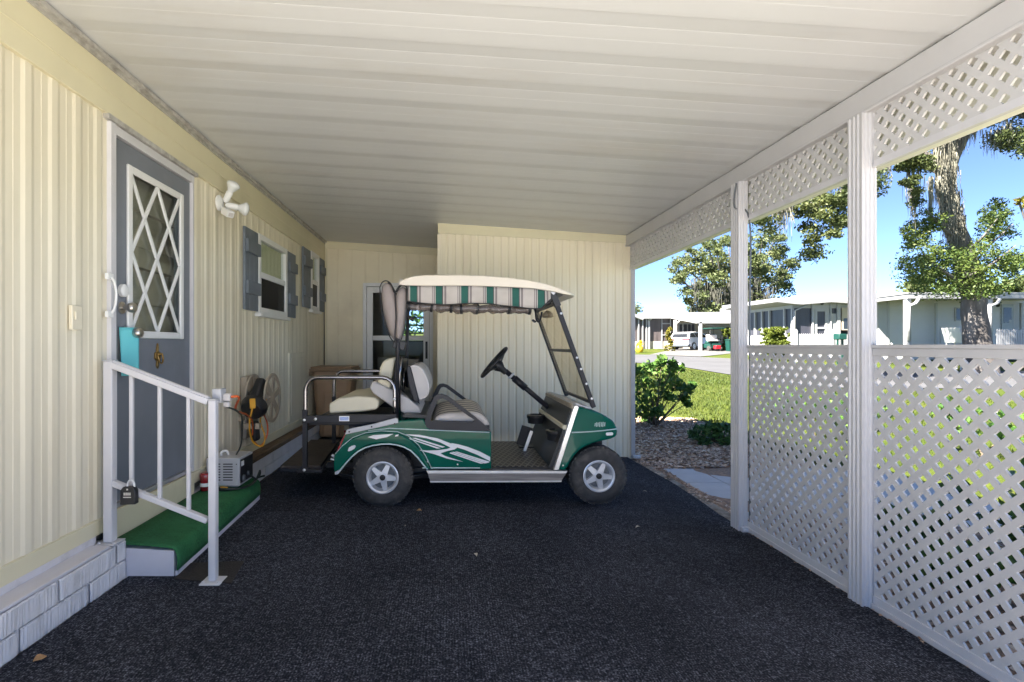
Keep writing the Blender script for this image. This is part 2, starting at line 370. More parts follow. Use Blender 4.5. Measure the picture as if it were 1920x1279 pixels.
def carpet_mat(name, base, fleck):
    m, nt, b, N, L = _nt(name)
    tc = N.new('ShaderNodeTexCoord')
    n1 = N.new('ShaderNodeTexNoise'); n1.inputs['Scale'].default_value = 120; n1.inputs['Detail'].default_value = 3; n1.inputs['Roughness'].default_value = .7
    n2 = N.new('ShaderNodeTexNoise'); n2.inputs['Scale'].default_value = 1.3; n2.inputs['Detail'].default_value = 6
    n3 = N.new('ShaderNodeTexNoise'); n3.inputs['Scale'].default_value = 26; n3.inputs['Detail'].default_value = 3
    for n in (n1, n2, n3): L.new(tc.outputs['Object'], n.inputs['Vector'])
    r1 = N.new('ShaderNodeValToRGB'); cr = r1.color_ramp
    cr.elements[0].position = .36; cr.elements[0].color = rgb(mul(base, .35))
    cr.elements[1].position = .72; cr.elements[1].color = rgb(fleck)
    e = cr.elements.new(.52); e.color = rgb(base)
    L.new(n1.outputs['Fac'], r1.inputs['Fac'])
    mr = N.new('ShaderNodeMapRange'); mr.inputs['From Min'].default_value = .3; mr.inputs['From Max'].default_value = .7; mr.inputs['To Min'].default_value = .66; mr.inputs['To Max'].default_value = 1.32
    L.new(n2.outputs['Fac'], mr.inputs['Value'])
    mr3 = N.new('ShaderNodeMapRange'); mr3.inputs['From Min'].default_value = .3; mr3.inputs['From Max'].default_value = .7; mr3.inputs['To Min'].default_value = .7; mr3.inputs['To Max'].default_value = 1.3
    L.new(n3.outputs['Fac'], mr3.inputs['Value'])
    wv = N.new('ShaderNodeTexWave'); wv.wave_type = 'BANDS'; wv.bands_direction = 'X'; wv.inputs['Scale'].default_value = 26; wv.inputs['Distortion'].default_value = 1.2; wv.inputs['Detail'].default_value = 2; wv.inputs['Detail Scale'].default_value = 3
    L.new(tc.outputs['Object'], wv.inputs['Vector'])
    mw = N.new('ShaderNodeMapRange'); mw.inputs['To Min'].default_value = .72; mw.inputs['To Max'].default_value = 1.22; L.new(wv.outputs['Fac'], mw.inputs['Value'])
    k0 = N.new('ShaderNodeMath'); k0.operation = 'MULTIPLY'; L.new(mr3.outputs[0], k0.inputs[0]); L.new(mw.outputs[0], k0.inputs[1])
    k = N.new('ShaderNodeMath'); k.operation = 'MULTIPLY'; L.new(mr.outputs[0], k.inputs[0]); L.new(k0.outputs[0], k.inputs[1])
    mx = N.new('ShaderNodeVectorMath'); mx.operation = 'SCALE'; L.new(r1.outputs['Color'], mx.inputs[0]); L.new(k.outputs[0], mx.inputs['Scale'])
    L.new(mx.outputs[0], b.inputs['Base Color']); b.inputs['Roughness'].default_value = .95; b.inputs['Specular IOR Level'].default_value = .15
    bp = N.new('ShaderNodeBump'); bp.inputs['Strength'].default_value = .9; bp.inputs['Distance'].default_value = .008
    L.new(n1.outputs['Fac'], bp.inputs['Height']); L.new(bp.outputs['Normal'], b.inputs['Normal'])
    return m
M['carpet'] = carpet_mat('charcoal_outdoor_carpet', (.028, .031, .042), (.22, .225, .27))
def floor_mat():
    m, nt, b, N, L = _nt('diamond_floor_mat')
    tc = N.new('ShaderNodeTexCoord'); hs = []
    for sgn in (1, -1):
        d = N.new('ShaderNodeVectorMath'); d.operation = 'DOT_PRODUCT'; d.inputs[1].default_value = (21, sgn * 7.5, 0); L.new(tc.outputs['Object'], d.inputs[0])
        f = N.new('ShaderNodeMath'); f.operation = 'FRACT'; L.new(d.outputs['Value'], f.inputs[0])
        l = N.new('ShaderNodeMath'); l.operation = 'LESS_THAN'; l.inputs[1].default_value = .26; L.new(f.outputs[0], l.inputs[0]); hs.append(l)
    mx = N.new('ShaderNodeMath'); mx.operation = 'MAXIMUM'; L.new(hs[0].outputs[0], mx.inputs[0]); L.new(hs[1].outputs[0], mx.inputs[1])
    rp = N.new('ShaderNodeValToRGB'); rp.color_ramp.elements[0].color = (.008, .007, .007, 1); rp.color_ramp.elements[1].color = (.15, .135, .12, 1); L.new(mx.outputs[0], rp.inputs['Fac'])
    L.new(rp.outputs['Color'], b.inputs['Base Color']); b.inputs['Roughness'].default_value = .5
    bp = N.new('ShaderNodeBump'); bp.inputs['Strength'].default_value = 1; bp.inputs['Distance'].default_value = .006
    L.new(mx.outputs[0], bp.inputs['Height']); L.new(bp.outputs['Normal'], b.inputs['Normal'])
    return m
M['floormat'] = floor_mat()
def lawn_mat():
    m, nt, b, N, L = _nt('sunny_lawn')
    tc = N.new('ShaderNodeTexCoord')
    def nz(s, d=5):
        n = N.new('ShaderNodeTexNoise'); n.inputs['Scale'].default_value = s; n.inputs['Detail'].default_value = d; L.new(tc.outputs['Object'], n.inputs['Vector']); return n
    a, c, f = nz(.35), nz(3.0), nz(45, 3)
    def ramp(src, stops):
        r = N.new('ShaderNodeValToRGB'); cr = r.color_ramp
        while len(cr.elements) < len(stops): cr.elements.new(.5)
        for e, (p_, q) in zip(cr.elements, stops): e.position = p_; e.color = rgb(q)
        L.new(src.outputs['Fac'], r.inputs['Fac']); return r
    ra = ramp(a, [(.3, (.042, .066, .010)), (.55, (.064, .085, .013)), (.75, (.088, .092, .021))])
    rf = ramp(f, [(.3, (.5, .5, .5)), (.7, (1.5, 1.5, 1.3))])
    rc = ramp(c, [(.3, (.8, .82, .8)), (.7, (1.2, 1.15, 1.1))])
    m1 = N.new('ShaderNodeMix'); m1.data_type = 'RGBA'; m1.blend_type = 'MULTIPLY'; m1.inputs[0].default_value = 1; L.new(ra.outputs[0], m1.inputs[6]); L.new(rf.outputs[0], m1.inputs[7])
    m2 = N.new('ShaderNodeMix'); m2.data_type = 'RGBA'; m2.blend_type = 'MULTIPLY'; m2.inputs[0].default_value = 1; L.new(m1.outputs[2], m2.inputs[6]); L.new(rc.outputs[0], m2.inputs[7])
    L.new(m2.outputs[2], b.inputs['Base Color']); b.inputs['Roughness'].default_value = .9; b.inputs['Specular IOR Level'].default_value = .15
    bp = N.new('ShaderNodeBump'); bp.inputs['Strength'].default_value = .8; bp.inputs['Distance'].default_value = .03
    L.new(f.outputs['Fac'], bp.inputs['Height']); L.new(bp.outputs['Normal'], b.inputs['Normal'])
    return m
M['lawn'] = lawn_mat()
def chip_mat():
    m, nt, b, N, L = _nt('tan_bark_chips'); g = N.new('ShaderNodeNewGeometry'); r = N.new('ShaderNodeValToRGB'); cr = r.color_ramp
    st = [(0, (.24, .14, .09)), (.3, (.50, .33, .22)), (.6, (.66, .47, .34)), (.85, (.76, .60, .46)), (1, (.80, .70, .58))]
    while len(cr.elements) < len(st): cr.elements.new(.5)
    for e, (p_, q) in zip(cr.elements, st): e.position = p_; e.color = rgb(q)
    L.new(g.outputs['Random Per Island'], r.inputs['Fac']); L.new(r.outputs[0], b.inputs['Base Color']); b.inputs['Roughness'].default_value = .9
    return m
M['chips'] = chip_mat()
M['mulchbase'] = mat('brown_mulch', (.40, .26, .17), .95, var=.5, scale=30, bump=1, bscale=50, grime=(.30, .22, .17), gscale=22, gpos=(.45, .6))
M['leafoak'] = mat_leaf('oak_leaves', [(.024, .038, .014), (.050, .070, .022), (.084, .104, .032), (.13, .142, .05)], nscale=.5)
M['leafoaklow'] = mat_leaf('trunk_sprout_leaves', [(.022, .044, .010), (.046, .080, .016), (.085, .122, .024), (.13, .152, .036)], nscale=.5)
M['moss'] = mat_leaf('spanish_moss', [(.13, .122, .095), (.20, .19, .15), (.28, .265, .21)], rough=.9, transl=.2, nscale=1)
M['mossfar'] = mat_leaf('dark_moss', [(.07, .07, .055), (.10, .10, .08), (.14, .135, .11)], rough=.9, transl=.2, nscale=1)  # darker moss tone for the far tree
M['leaffar'] = mat_leaf('far_oak_leaves', [(.040, .058, .022), (.072, .095, .033), (.115, .138, .05), (.16, .165, .075)], nscale=.25)
M['leafshrub'] = mat_leaf('shrub_leaves', [(.030, .075, .022), (.060, .135, .032), (.11, .20, .04), (.20, .28, .06)], rough=.35, nscale=2.5)
M['leafdark'] = mat_leaf('dark_glossy_leaves', [(.03, .08, .03), (.065, .14, .042), (.12, .21, .06), (.20, .29, .09)], rough=.35, nscale=3)
M['leafhedge'] = mat_leaf('clipped_hedge_leaves', [(.05, .085, .012), (.11, .145, .017), (.18, .20, .025)], nscale=2)
M['leafgold'] = mat_leaf('golden_leaves', [(.08, .09, .012), (.17, .155, .02), (.27, .22, .03)], nscale=2)
M['flower'] = mat_leaf('yellow_blossoms', [(.55, .32, .01), (.75, .45, .02), (.85, .58, .05)], nscale=2)
M['purple'] = mat_leaf('purple_blossoms', [(.18, .06, .38), (.32, .14, .55)], nscale=2)
M['leafstem'] = mat('woody_stems', (.13, .10, .07), .9, var=.3, scale=10)
M['blade'] = mat_leaf('grass_blades', [(.040, .065, .010), (.065, .092, .015), (.10, .108, .026)], rough=.7, transl=.35, nscale=.5)
M['dryleaf'] = mat('dry_leaf', (.42, .25, .12), .8, var=.3, scale=60)
M['palegrit'] = mat('pale_leaf_bit', (.55, .50, .42), .8, var=.2, scale=60)
# ------------------------------------------------------------------ levels
XW = -1.82                    # siding plane of the home
XR = 2.05                     # post line
def zc(x): return 2.749 - .0654 * (x - XW)      # underside of the carport roof
YB = 7.745                    # back wall
YS = 6.15                     # shed front
def zf(x):                    # carport floor falls a little to the right
    t = min(max((x - .55) / 1.4, 0), 1); return -.05 * t * t * (3 - 2 * t)
def gz(x, y):                 # ground outside rises gently away from us
    t = max(0, y - 8); return -.1 + .03 * t * t / (t + 3) + .02 * noise.noise((x * .15, y * .15, 0))

def axis_vals(a, b, fine0, fine1, f, c):
    v = []; x = a
    while x < b:
        v.append(x); x += f if fine0 - 1e-6 <= x < fine1 else c
    v.append(b); return v
mb = MB()
xs = [-80, -50, -30, -18, -10, -6, -3] + [i * 1.0 for i in range(-2, 41)] + [44, 50, 58, 70, 90, 130, 200]
ys = [-60, -30, -15, -8, -4, -2, 0] + [i * 1.0 for i in range(1, 60)] + [64, 70, 80, 100, 140, 220, 400]
mb.grid(lambda x, y: Vector((x, y, gz(x, y))), xs, ys, smooth=True)
struct(mb.build('lawn', M['lawn'], smooth=True))
# street: one leg running across, one running away and curving left
def sheet(name, m, quads, lift=.012, nu=14, nv=10):
    mb = MB()
    for a, b, c, d in quads:
        a, b, c, d = map(Vector, (a, b, c, d))
        def fn(u, v):
            p = (a * (1 - u) + b * u) * (1 - v) + (d * (1 - u) + c * u) * v
            return Vector((p.x, p.y, gz(p.x, p.y) + lift))
        mb.grid(fn, [i / nu for i in range(nu + 1)], [i / nv for i in range(nv + 1)], smooth=True)
    return struct(mb.build(name, m, smooth=True))
E = lambda x, y: (x, y, 0)
sheet('road', M['asphalt'], [
    (E(11.0, 14.6), E(90, 14.6), E(90, 20.8), E(16.2, 20.8)),
    (E(10.15, 15.4), E(11.0, 14.6), E(16.2, 20.8), E(10.2, 20.8)),
    (E(10.2, 20.8), E(16.2, 20.8), E(16.2, 30.2), E(10.3, 25)),
    (E(10.3, 25), E(16.2, 30.2), E(12.9, 34.5), E(7, 29)),
    (E(7, 29), E(12.9, 34.5), E(4, 38), E(0, 32)),
    (E(0, 32), E(4, 38), E(-20, 44), E(-20, 37))], lift=.025)
sheet('driveway', M['driveway'], [(E(13.0, 34.6), E(15.2, 32.3), E(23.6, 40.6), E(17.6, 42.4)), (E(17.6, 42.4), E(23.6, 40.6), E(30, 46), E(18, 47))], lift=.03, nu=10, nv=8)
sheet('bounce_apron', M['concrete'], [(E(-14, -40), E(9, -40), E(9, -.5), E(-14, -.5))], lift=.03, nu=4, nv=20)  # unseen concrete behind the camera, widened and paled to bounce sunlight inside
# carport slab, visible as a dirty strip along the carpet
mb = MB()
mb.grid(lambda x, y: Vector((x, y, zf(x) - .016)), [-1.8, -.5, .55, .8, 1.05, 1.3, 1.55, 1.8, 2.0, 2.18], [-.5, 2, 6, YB])
mb.face([(2.18, -.5, -.066), (2.18, YB, -.066), (2.18, YB, -.25), (2.18, -.5, -.25)])
struct(mb.build('floor', M['slab'], fix=False))

# ------------------------------------------------------------------ carpets
def edge_r(y):
    b = .045 * math.exp(-((y - 4.9) / .7) ** 2) if 3.6 < y else 0
    return 2.045 + b + .012 * noise.noise((y * 2.2, 3, 0)) + .006 * noise.noise((y * 11, 1, 0))
def carpet(name, y0f, y1f, lift, label, n=70, xl=-1.70):
    mb = MB()
    us = [i / 40 for i in range(41)]; vs = [i / n for i in range(n + 1)]
    def pt(u, v, top=True):
        x = xl + (2.02 - xl) * u; y0, y1 = y0f(x), y1f(x); y = y0 + (y1 - y0) * v
        x = xl + (edge_r(y) - xl) * u
        z = zf(x) + lift + .0025 * noise.noise((x * 2.1, y * 2.1, lift * 99)) + .001 * noise.noise((x * 9, y * 9, 5))
        return Vector((x, y, z if top else z - .014))
    mb.grid(lambda u, v: pt(u, v), us, vs, smooth=True)
    for seq in ([(u, 0) for u in us], [(u, 1) for u in us], [(0, v) for v in vs], [(1, v) for v in vs]):
        for a, b in zip(seq, seq[1:]): mb.face([pt(*a), pt(*b), pt(*b, False), pt(*a, False)])
    return tag(mb.build(name, M['carpet'], loc=(0, y0f(0), 0), fix=False), label, 'carpet')
seam = lambda x: 4.05 + .12 * math.sin(x * 1.7 + .6) - .26 * max(0, x - .7) ** 1.3
carpet('carpet', lambda x: 1.15, lambda x: seam(x), .012, 'large charcoal outdoor carpet covering the front of the carport floor')
carpet('carpet', lambda x: seam(x) - .12, lambda x: 6.16 if x > -.13 else YB - .01, .004, 'dark blue-black carpet piece under the golf cart, tucked beneath the front carpet', n=50)

# ------------------------------------------------------------------ siding
def siding(mb, p0, d, nrm, length, z0, ztop, pitch=.155, dep=.0065, openings=(), phase=0.0, prof=((0, 0), (.24, .05), (.255, .30), (.28, .02), (.50, 0), (.62, 1), (.84, 1), (1, 0))):
    d = Vector(d); nrm = Vector(nrm); p0 = Vector(p0)
    bps = set([0.0, length])
    k = -1
    while k * pitch < length + pitch:
        for a, h in prof[:-1]:
            s = (k + a + phase) * pitch
            if 0 < s < length: bps.add(s)
        k += 1
    for s0, s1, _, _ in openings: bps.add(s0); bps.add(s1)
    bps = sorted(b for b in bps if 0 <= b <= length)
    def hh(s):
        t = (s / pitch - phase) % 1.0
        for (a, h), (b, g) in zip(prof, prof[1:]):
            if a <= t <= b: return dep * (h + (g - h) * (t - a) / (b - a))
        return 0
    def pt(s, z): return p0 + d * s + nrm * hh(s) + Vector((0, 0, z))
    for a, b in zip(bps, bps[1:]):
        if b - a < 1e-5: continue
        iv = [(z0, None)]
        for s0, s1, q0, q1 in openings:
            if s0 - 1e-6 <= a and b <= s1 + 1e-6: iv = [(z0, q0), (q1, None)]
        for lo, hi in iv:
            ha, hb = (ztop(a), ztop(b)) if hi is None else (hi, hi)
            mb.face([pt(a, lo), pt(b, lo), pt(b, hb), pt(a, ha)])
    return mb

# ------------------------------------------------------------------ the home on the left
hm = thing('mobile_home', 'cream ribbed mobile home wall with a blue-grey door along the left of the carport', 'house', (XW, 3, 0))
Y0H = .9
op = lambda a, b, c, d: (a - Y0H, b - Y0H, c, d)
DY0, DY1, DZ0, DZ1 = 2.845, 3.79, .345, 2.435
mb = MB()
siding(mb, (XW - .0065, Y0H, 0), (0, 1, 0), (1, 0, 0), YB - Y0H, .30, lambda s: 2.48,
       openings=(op(DY0 + .01, DY1 - .01, 0, DZ1 - .01), op(5.06, 5.90, 1.57, 2.28), op(6.98, 7.36, 1.73, 2.45)), phase=.35)
mb.build('wall', M['siding'], hm, fix=False)
mb = MB(); mb.box(XW - .02, XW + .016, Y0H, YB, 2.462, 2.748)
mb.box(XW + .016, XW + .021, Y0H, YB, 2.575, 2.583)
mb.build('fascia', M['fascia'], hm, bevel=.003)
mb = MB()
mb.box(XW - .03, XW + .010, Y0H, DY0 - .005, .255, .335); mb.box(XW - .03, XW + .010, DY1 + .005, YB, .255, .335)
mb.build('base_trim', M['fascia'], hm, bevel=.004)
mb = MB(); mb.box(XW - .03, XW + .006, Y0H, 2.74, .20, .255)
mb.build('sill_strip', M['lavender'], hm)
mb = MB(); mb.box(XW - .02, XW + .013, DY0 + .004, DY1 - .004, .18, .340); mb.build('door_apron', M['fascia'], hm, bevel=.003)
# block skirting, combed faces
mb = MB(); hh_ = .098; gk = np.random.default_rng(3)
for c in range(2):
    y = Y0H + (.21 if c else 0)
    while y < YB:
        a, b = y + .004, min(y + .40, YB) - .004
        y += .41
        if a < 2.826 < b: b = 2.826
        if a < 4.285 < b: a = 4.285
        if b > 2.83 and a < 4.28: continue
        z0 = .004 + c * (hh_ + .006); z1 = z0 + hh_; n = max(2, int((b - a) / .008)) if y < 4.4 else 3
        xf_ = -1.708 + .004 * rnd(); cols = [gk.uniform(-.0045, .0) if 0 < i < n else -.008 for i in range(n + 1)]
        ysn = [a + (b - a) * i / n for i in range(n + 1)]; zz = [z0, z0 + .006, z0 + hh_ * .5, z1 - .006, z1]
        def fn(i, j): return Vector((xf_ + cols[i] + (-.006 if j in (0, 4) else 0) + gk.uniform(-.001, .001), ysn[i], zz[j]))
        mb.grid(fn, list(range(n + 1)), list(range(5)))
        for q0, q1_ in (((a, z1), (b, z1)), ((a, z0), (b, z0)), ((a, z0), (a, z1)), ((b, z0), (b, z1))):
            mb.face([(xf_ - .014, q0[0], q0[1]), (xf_ - .014, q1_[0], q1_[1]), (xf_ - .04, q1_[0], q1_[1]), (xf_ - .04, q0[0], q0[1])])
mb.box(XW - .05, -1.7235, Y0H, 2.826, .001, .203); mb.box(XW - .05, -1.7235, 4.285, YB, .001, .203); mb.box(XW - .05, -1.81, 2.826, 4.285, .001, .19)
mb.build('skirting', M['brick'], hm, fix=False)
mb = MB(); mb.box(XW - .03, -1.700, 4.30, YB, .209, .25); mb.build('ledge_board', M['wood'], hm, bevel=.004)
mb = MB(); mb.box(XW - .03, -1.716, Y0H, 2.70, .207, .222); mb.build('ledge_cap', M['stepwhite'], hm, bevel=.003)
# body of the home behind the wall
mb = MB(); mb.box(-6.7, -6.6, Y0H, YB + 4, 0, 2.76); mb.box(-6.6, XW - .02, Y0H - .1, Y0H, 0, 2.76); mb.box(-6.6, XW - .02, YB + 3.9, YB + 4, 0, 2.76); mb.box(-6.6, XW - .06, Y0H, YB + 3.9, .05, .30)
mb.build('rear_wall', M['stucco'], hm)
mb = MB(); mb.prism([(-7.0, 2.765), (-4.3, 3.25), (-1.75, 2.80), (-1.75, 2.765)], Y0H - .2, YB + 4.2); mb.build('roof', M['roofwhite'], hm)

# door ------------------------------------------------------------
mb = MB(); xf = XW + .018
mb.box(XW - .08, xf, DY0, DY0 + .045, DZ0, DZ1); mb.box(XW - .08, XW - .002, DY0 + .045, DY0 + .062, DZ0, DZ1 - .05); mb.box(XW - .08, xf - .008, DY1 - .02, DY1, DZ0, DZ1); mb.box(XW - .08, xf - .010, DY0 + .045, DY1 - .02, DZ1 - .05, DZ1)
for z in (.55, .85, 1.15, 1.55, 1.85, 2.1, 2.3):
    mb.lathe([(.006, 0), (.005, .003)], (xf, DY0 + .012, z), (1, 0, 0), 8)
door_frame = mb.build('door_frame', M['white'], hm, bevel=.003)
mb = MB(); mb.box(XW - .08, XW + .005, DY0 + .062, DY1 - .02, DZ0, DZ0 + .025); mb.build('threshold', M['alu'], hm, bevel=.003)
mb = MB(); mb.box(XW - .02, XW + .026, DY0 - .03, DY1 + .03, DZ1 + .003, DZ1 + .03); mb.build('drip_cap', M['channel'], hm, bevel=.002)
sy0, sy1, sz0, sz1 = DY0 + .065, DY1 - .024, DZ0 + .028, DZ1 - .055
wy0, wy1, wz0, wz1 = 3.045, 3.635, 1.30, 2.245
xs0, xs1 = XW - .055, XW - .012
mb = MB()
mb.box(xs0, xs1, sy0, wy0, sz0, sz1); mb.box(xs0, xs1, wy1, sy1, sz0, sz1); mb.box(xs0, xs1, wy0, wy1, sz0, wz0); mb.box(xs0, xs1, wy0, wy1, wz1, sz1)
dr = mb.build('door', M['doorgrey'], hm)
mb = MB(); x0, x1 = XW - .012, XW + .004
for a, b, c, d in ((wy0 - .022, wy0 + .022, wz0 - .022, wz1 + .022), (wy1 - .022, wy1 + .022, wz0 - .022, wz1 + .022)): mb.box(x0, x1, a, b, c, d)
mb.box(x0, x1 - .001, wy0 + .022, wy1 - .022, wz0 - .022, wz0 + .022); mb.box(x0, x1 - .001, wy0 + .022, wy1 - .022, wz1 - .022, wz1 + .022)
mb.build('window_frame', M['whitetrim'], dr, bevel=.006)
mb = MB()
def dg(t, w): return (XW - .010, wy0 + .02 + (wy1 - wy0 - .04) * t, wz1 - .02 - (wz1 - wz0 - .04) * w)
for i, (a, b) in enumerate((((0, 0), (1, 1)), ((1, 0), (0, 1)), ((.5, 0), (0, .5)), ((.5, 0), (1, .5)), ((0, .5), (.5, 1)), ((1, .5), (.5, 1)))):
    p, q = Vector(dg(*a)), Vector(dg(*b)); o = Vector((.0012 * i, 0, 0)); mb.bar(p + o, q + o, .026, .012, up=(1, 0, 0))
mb.build('lattice_grille', M['whitetrim'], dr, bevel=.004)
mb = MB(); mb.box(XW - .032, XW - .028, wy0, wy1, wz0, wz1); mb.build('pane', M['pane'], dr)
mb = MB()
for z, h, d in ((1.33, .10, .0), (1.50, .16, .03), (1.72, .07, .0), (1.86, .10, .05), (2.08, .15, .02)): mb.box(XW - .16, XW - .10 - d, 2.95, 3.9, z, z + h)
mb.box(XW - .20, XW - .16, 2.9, 3.9, 1.2, 2.35); mb.build('inner_shelves', M['shelfbeige'], dr)
ky = 2.985
mb = MB(); c = Vector((xs1, ky, H + (648 - 545) * ky / F)); mb.lathe([(.036, 0), (.036, .018), (.028, .026), (.012, .028)], c, (1, 0, 0)); mb.build('deadbolt', M['whitetrim'], dr, smooth=40)
mb = MB(); c = Vector((xs1, ky, H + (648 - 577) * ky / F)); mb.lathe([(.034, 0), (.034, .006), (.014, .01), (.014, .035), (.027, .045), (.030, .062), (.024, .074), (.008, .078)], c, (1, 0, 0)); mb.build('knob', M['steel'], dr, smooth=40)
KN = Vector((xs1, ky + .03, H + (648 - 624) * ky / F))
mb = MB(); mb.lathe([(.036, 0), (.036, .006), (.014, .012), (.014, .045), (.028, .058), (.031, .08), (.024, .094), (.006, .098)], KN, (1, 0, 0)); mb.build('knob', M['steel'], dr, smooth=40)
kp = Vector((xs1, 3.34, H + (648 - 668) * 3.34 / F))
mb = MB()
mb.prism([(-.012, -.062), (-.006, -.03), (-.034, -.012), (-.028, .022), (-.010, .030), (-.008, .055), (0, .082), (.008, .055), (.010, .030), (.028, .022), (.034, -.012), (.006, -.03), (.012, -.062), (0, -.078)], 0, .012, fn=lambda a, b, t: kp + Vector((t, a, b)))
mb.tube(smoothpath([kp + Vector(q) for q in ((.02, -.022, .02), (.026, -.028, -.01), (.03, -.012, -.04), (.03, .012, -.04), (.026, .028, -.01), (.02, .022, .02))]), .006)
mb.lathe([(.011, 0), (.009, .014), (.002, .018)], kp + Vector((.012, 0, .012)), (1, 0, 0), 12)
mb.build('door_knocker', M['brass'], dr, bevel=.003)
# storm-door pull on the frame
pz = 1.50; py = DY0 - .018
mb = MB(); mb.tube(smoothpath([(xf, py, pz + .10), (xf + .03, py - .006, pz + .075), (xf + .038, py, pz), (xf + .03, py - .006, pz - .075), (xf, py, pz - .10)]), .0065); mb.box(xf, xf + .018, py - .035, py + .01, pz + .085, pz + .115); mb.box(xf, xf + .018, py - .035, py + .01, pz - .115, pz - .085)
mb.build('pull_handle', M['whitetrim'], door_frame)
# windows ---------------------------------------------------------
def window(y0, y1, z0, z1, lbl):
    mb = MB(); xo = XW + .028; fw = .055
    mb.box(XW - .05, xo, y0, y0 + fw, z0, z1); mb.box(XW - .05, xo, y1 - fw, y1, z0, z1)
    mb.box(XW - .05, xo - .001, y0 + fw, y1 - fw, z1 - fw, z1); mb.box(XW - .05, xo - .001, y0 + fw, y1 - fw, z0, z0 + fw)
    zm = z0 + (z1 - z0) * .49
    mb.box(XW - .03, xo - .006, y0 + fw, y1 - fw, zm - .028, zm + .028)
    w = mb.build('window', M['whitetrim'], hm, bevel=.004); w['label'] = lbl
    mb = MB(); mb.box(XW - .004, XW - .002, y0 + fw, y1 - fw, zm + .028, z1 - fw); mb.build('pane', M['pane'], w)
    mb = MB(); mb.box(XW + .006, XW + .008, y0 + fw, y1 - fw, z0 + fw, zm - .028); mb.build('insect_screen', M['screen'], w)
    mb = MB(); yy = [y0 - .05 + (y1 - y0 + .1) * i / 60 for i in range(61)]
    mb.grid(lambda y, z: Vector((XW - .035 + .010 * math.sin(y * 55), y, z)), yy, [zm - .03, z1 + .05], smooth=True); mb.build('curtain', M['curtain'], w)
    mb = MB(); mb.box(XW - .12, XW - .11, y0 - .1, y1 + .1, z0 - .1, zm + .02); mb.build('dark_backing', M['shade'], w)  # thin dark sheet, its colour standing in for the unlit room
    mb = MB(); mb.box(XW - .02, XW + .055, y0 - .03, y1 + .03, z0 - .035, z0 - .002); mb.build('sill', M['whitetrim'], w, bevel=.006)
window(5.04, 5.92, 1.545, 2.30, 'wider window nearer the door')
window(6.96, 7.38, 1.705, 2.475, 'narrow window near the back corner')
def shutter(y0, y1, z0, z1):
    mb = MB(); n = 3; w = (y1 - y0) / n
    for i in range(n): mb.box(XW + .001, XW + .024, y0 + i * w + (.003 if i else 0), y0 + (i + 1) * w, z0, z1)
    for zz in (z0 + (z1 - z0) * .20, z0 + (z1 - z0) * .70): mb.box(XW + .024, XW + .046, y0 + .05 * (y1 - y0), y1 + .02, zz, zz + .115)
    mb.build('shutter', M['shutter'], hm, bevel=.003)
shutter(4.70, 5.02, 1.555, 2.29); shutter(5.95, 6.25, 1.555, 2.29); shutter(6.58, 6.93, 1.715, 2.46); shutter(7.40, 7.68, 1.715, 2.46)
mb = MB(); mb.box(XW - .01, XW + .018, 6.03, 6.64, .37, 1.15); mb.box(XW + .018, XW + .024, 6.09, 6.58, .43, 1.09); mb.build('access_panel', M['siding'], hm, bevel=.006)

# floodlight ------------------------------------------------------
fb = PX(411, 381, XW + .018); fy = fb.y
fl = thing('floodlight', 'white twin-bulb motion floodlight fixed to the cream wall above the shutters', 'floodlight', (XW, fy, fb.z - .06))
fp = Vector((XW + .014, fy, fb.z))
mb = MB(); mb.lathe([(.062, 0), (.062, .012), (.045, .024), (.02, .027)], fp, (1, 0, 0)); mb.build('base_plate', M['whitetrim'], fl, smooth=40)
def bulb(org, ax):
    ax = Vector(ax).normalized()
    mb = MB(); mb.lathe([(.010, -.02), (.024, 0), (.026, .06), (.024, .072)], org, ax); lamp = mb.build('lamp_holder', M['whitetrim'], fl, smooth=40)
    mb = MB(); mb.lathe([(.020, 0), (.022, .010), (.036, .034), (.050, .056), (.053, .068), (.043, .083), (.022, .092), (.003, .095)], Vector(org) + ax * .066, ax); mb.build('bulb', M['lampglass'], lamp, smooth=50)
bulb(fp + Vector((.05, .02, .03)), (.45, -.15, .75)); bulb(fp + Vector((.06, .03, -.01)), (.85, .35, -.12))
mb = MB(); s0 = fp + Vector((.05, -.01, -.06)); mb.bar(s0, s0 + Vector((.07, -.05, -.045)), .062, .055); mb.bar(fp + Vector((.02, 0, -.03)), s0 + Vector((.01, 0, 0)), .02, .02)
sn = mb.build('motion_sensor', M['whitetrim'], fl, bevel=.008)
mb = MB(); q = s0 + Vector((.0705, -.0505, -.046)); d = Vector((.07, -.05, -.045)).normalized(); mb.bar(q, q + d * .002, .034, .028); mb.build('lens', M['greyvinyl'], sn)
# cover plate on the wall
cp = PX(143, 596, XW + .014)
mb = MB(); mb.box(XW + .0, XW + .020, cp.y - .035, cp.y + .035, cp.z - .06, cp.z + .06); mb.box(XW + .020, XW + .028, cp.y - .022, cp.y - .012, cp.z - .01, cp.z + .03)
tag(mb.build('cover_plate', M['siding'], loc=(XW, cp.y, cp.z - .06), bevel=.004), 'small cream electrical cover plate on the siding left of the door', 'cover plate')
# teal card on the knob
mb = MB(); t0 = KN + Vector((.034, -.025, .03))
mb.grid(lambda u, v: t0 + Vector((.004 + .015 * v + (u - .5) * .062 + .006 * math.sin(3 * u + 2 * v), (u - .5) * .085 - .012 * v, -v * .27)), [i / 8 for i in range(9)], [i / 10 for i in range(11)], smooth=True)
o = mb.build('door_hanger', M['teal'], loc=KN, smooth=True); md = o.modifiers.new('t', 'SOLIDIFY'); md.thickness = .0012
tag(o, 'teal paper flyer hung on the lower door knob', 'flyer')

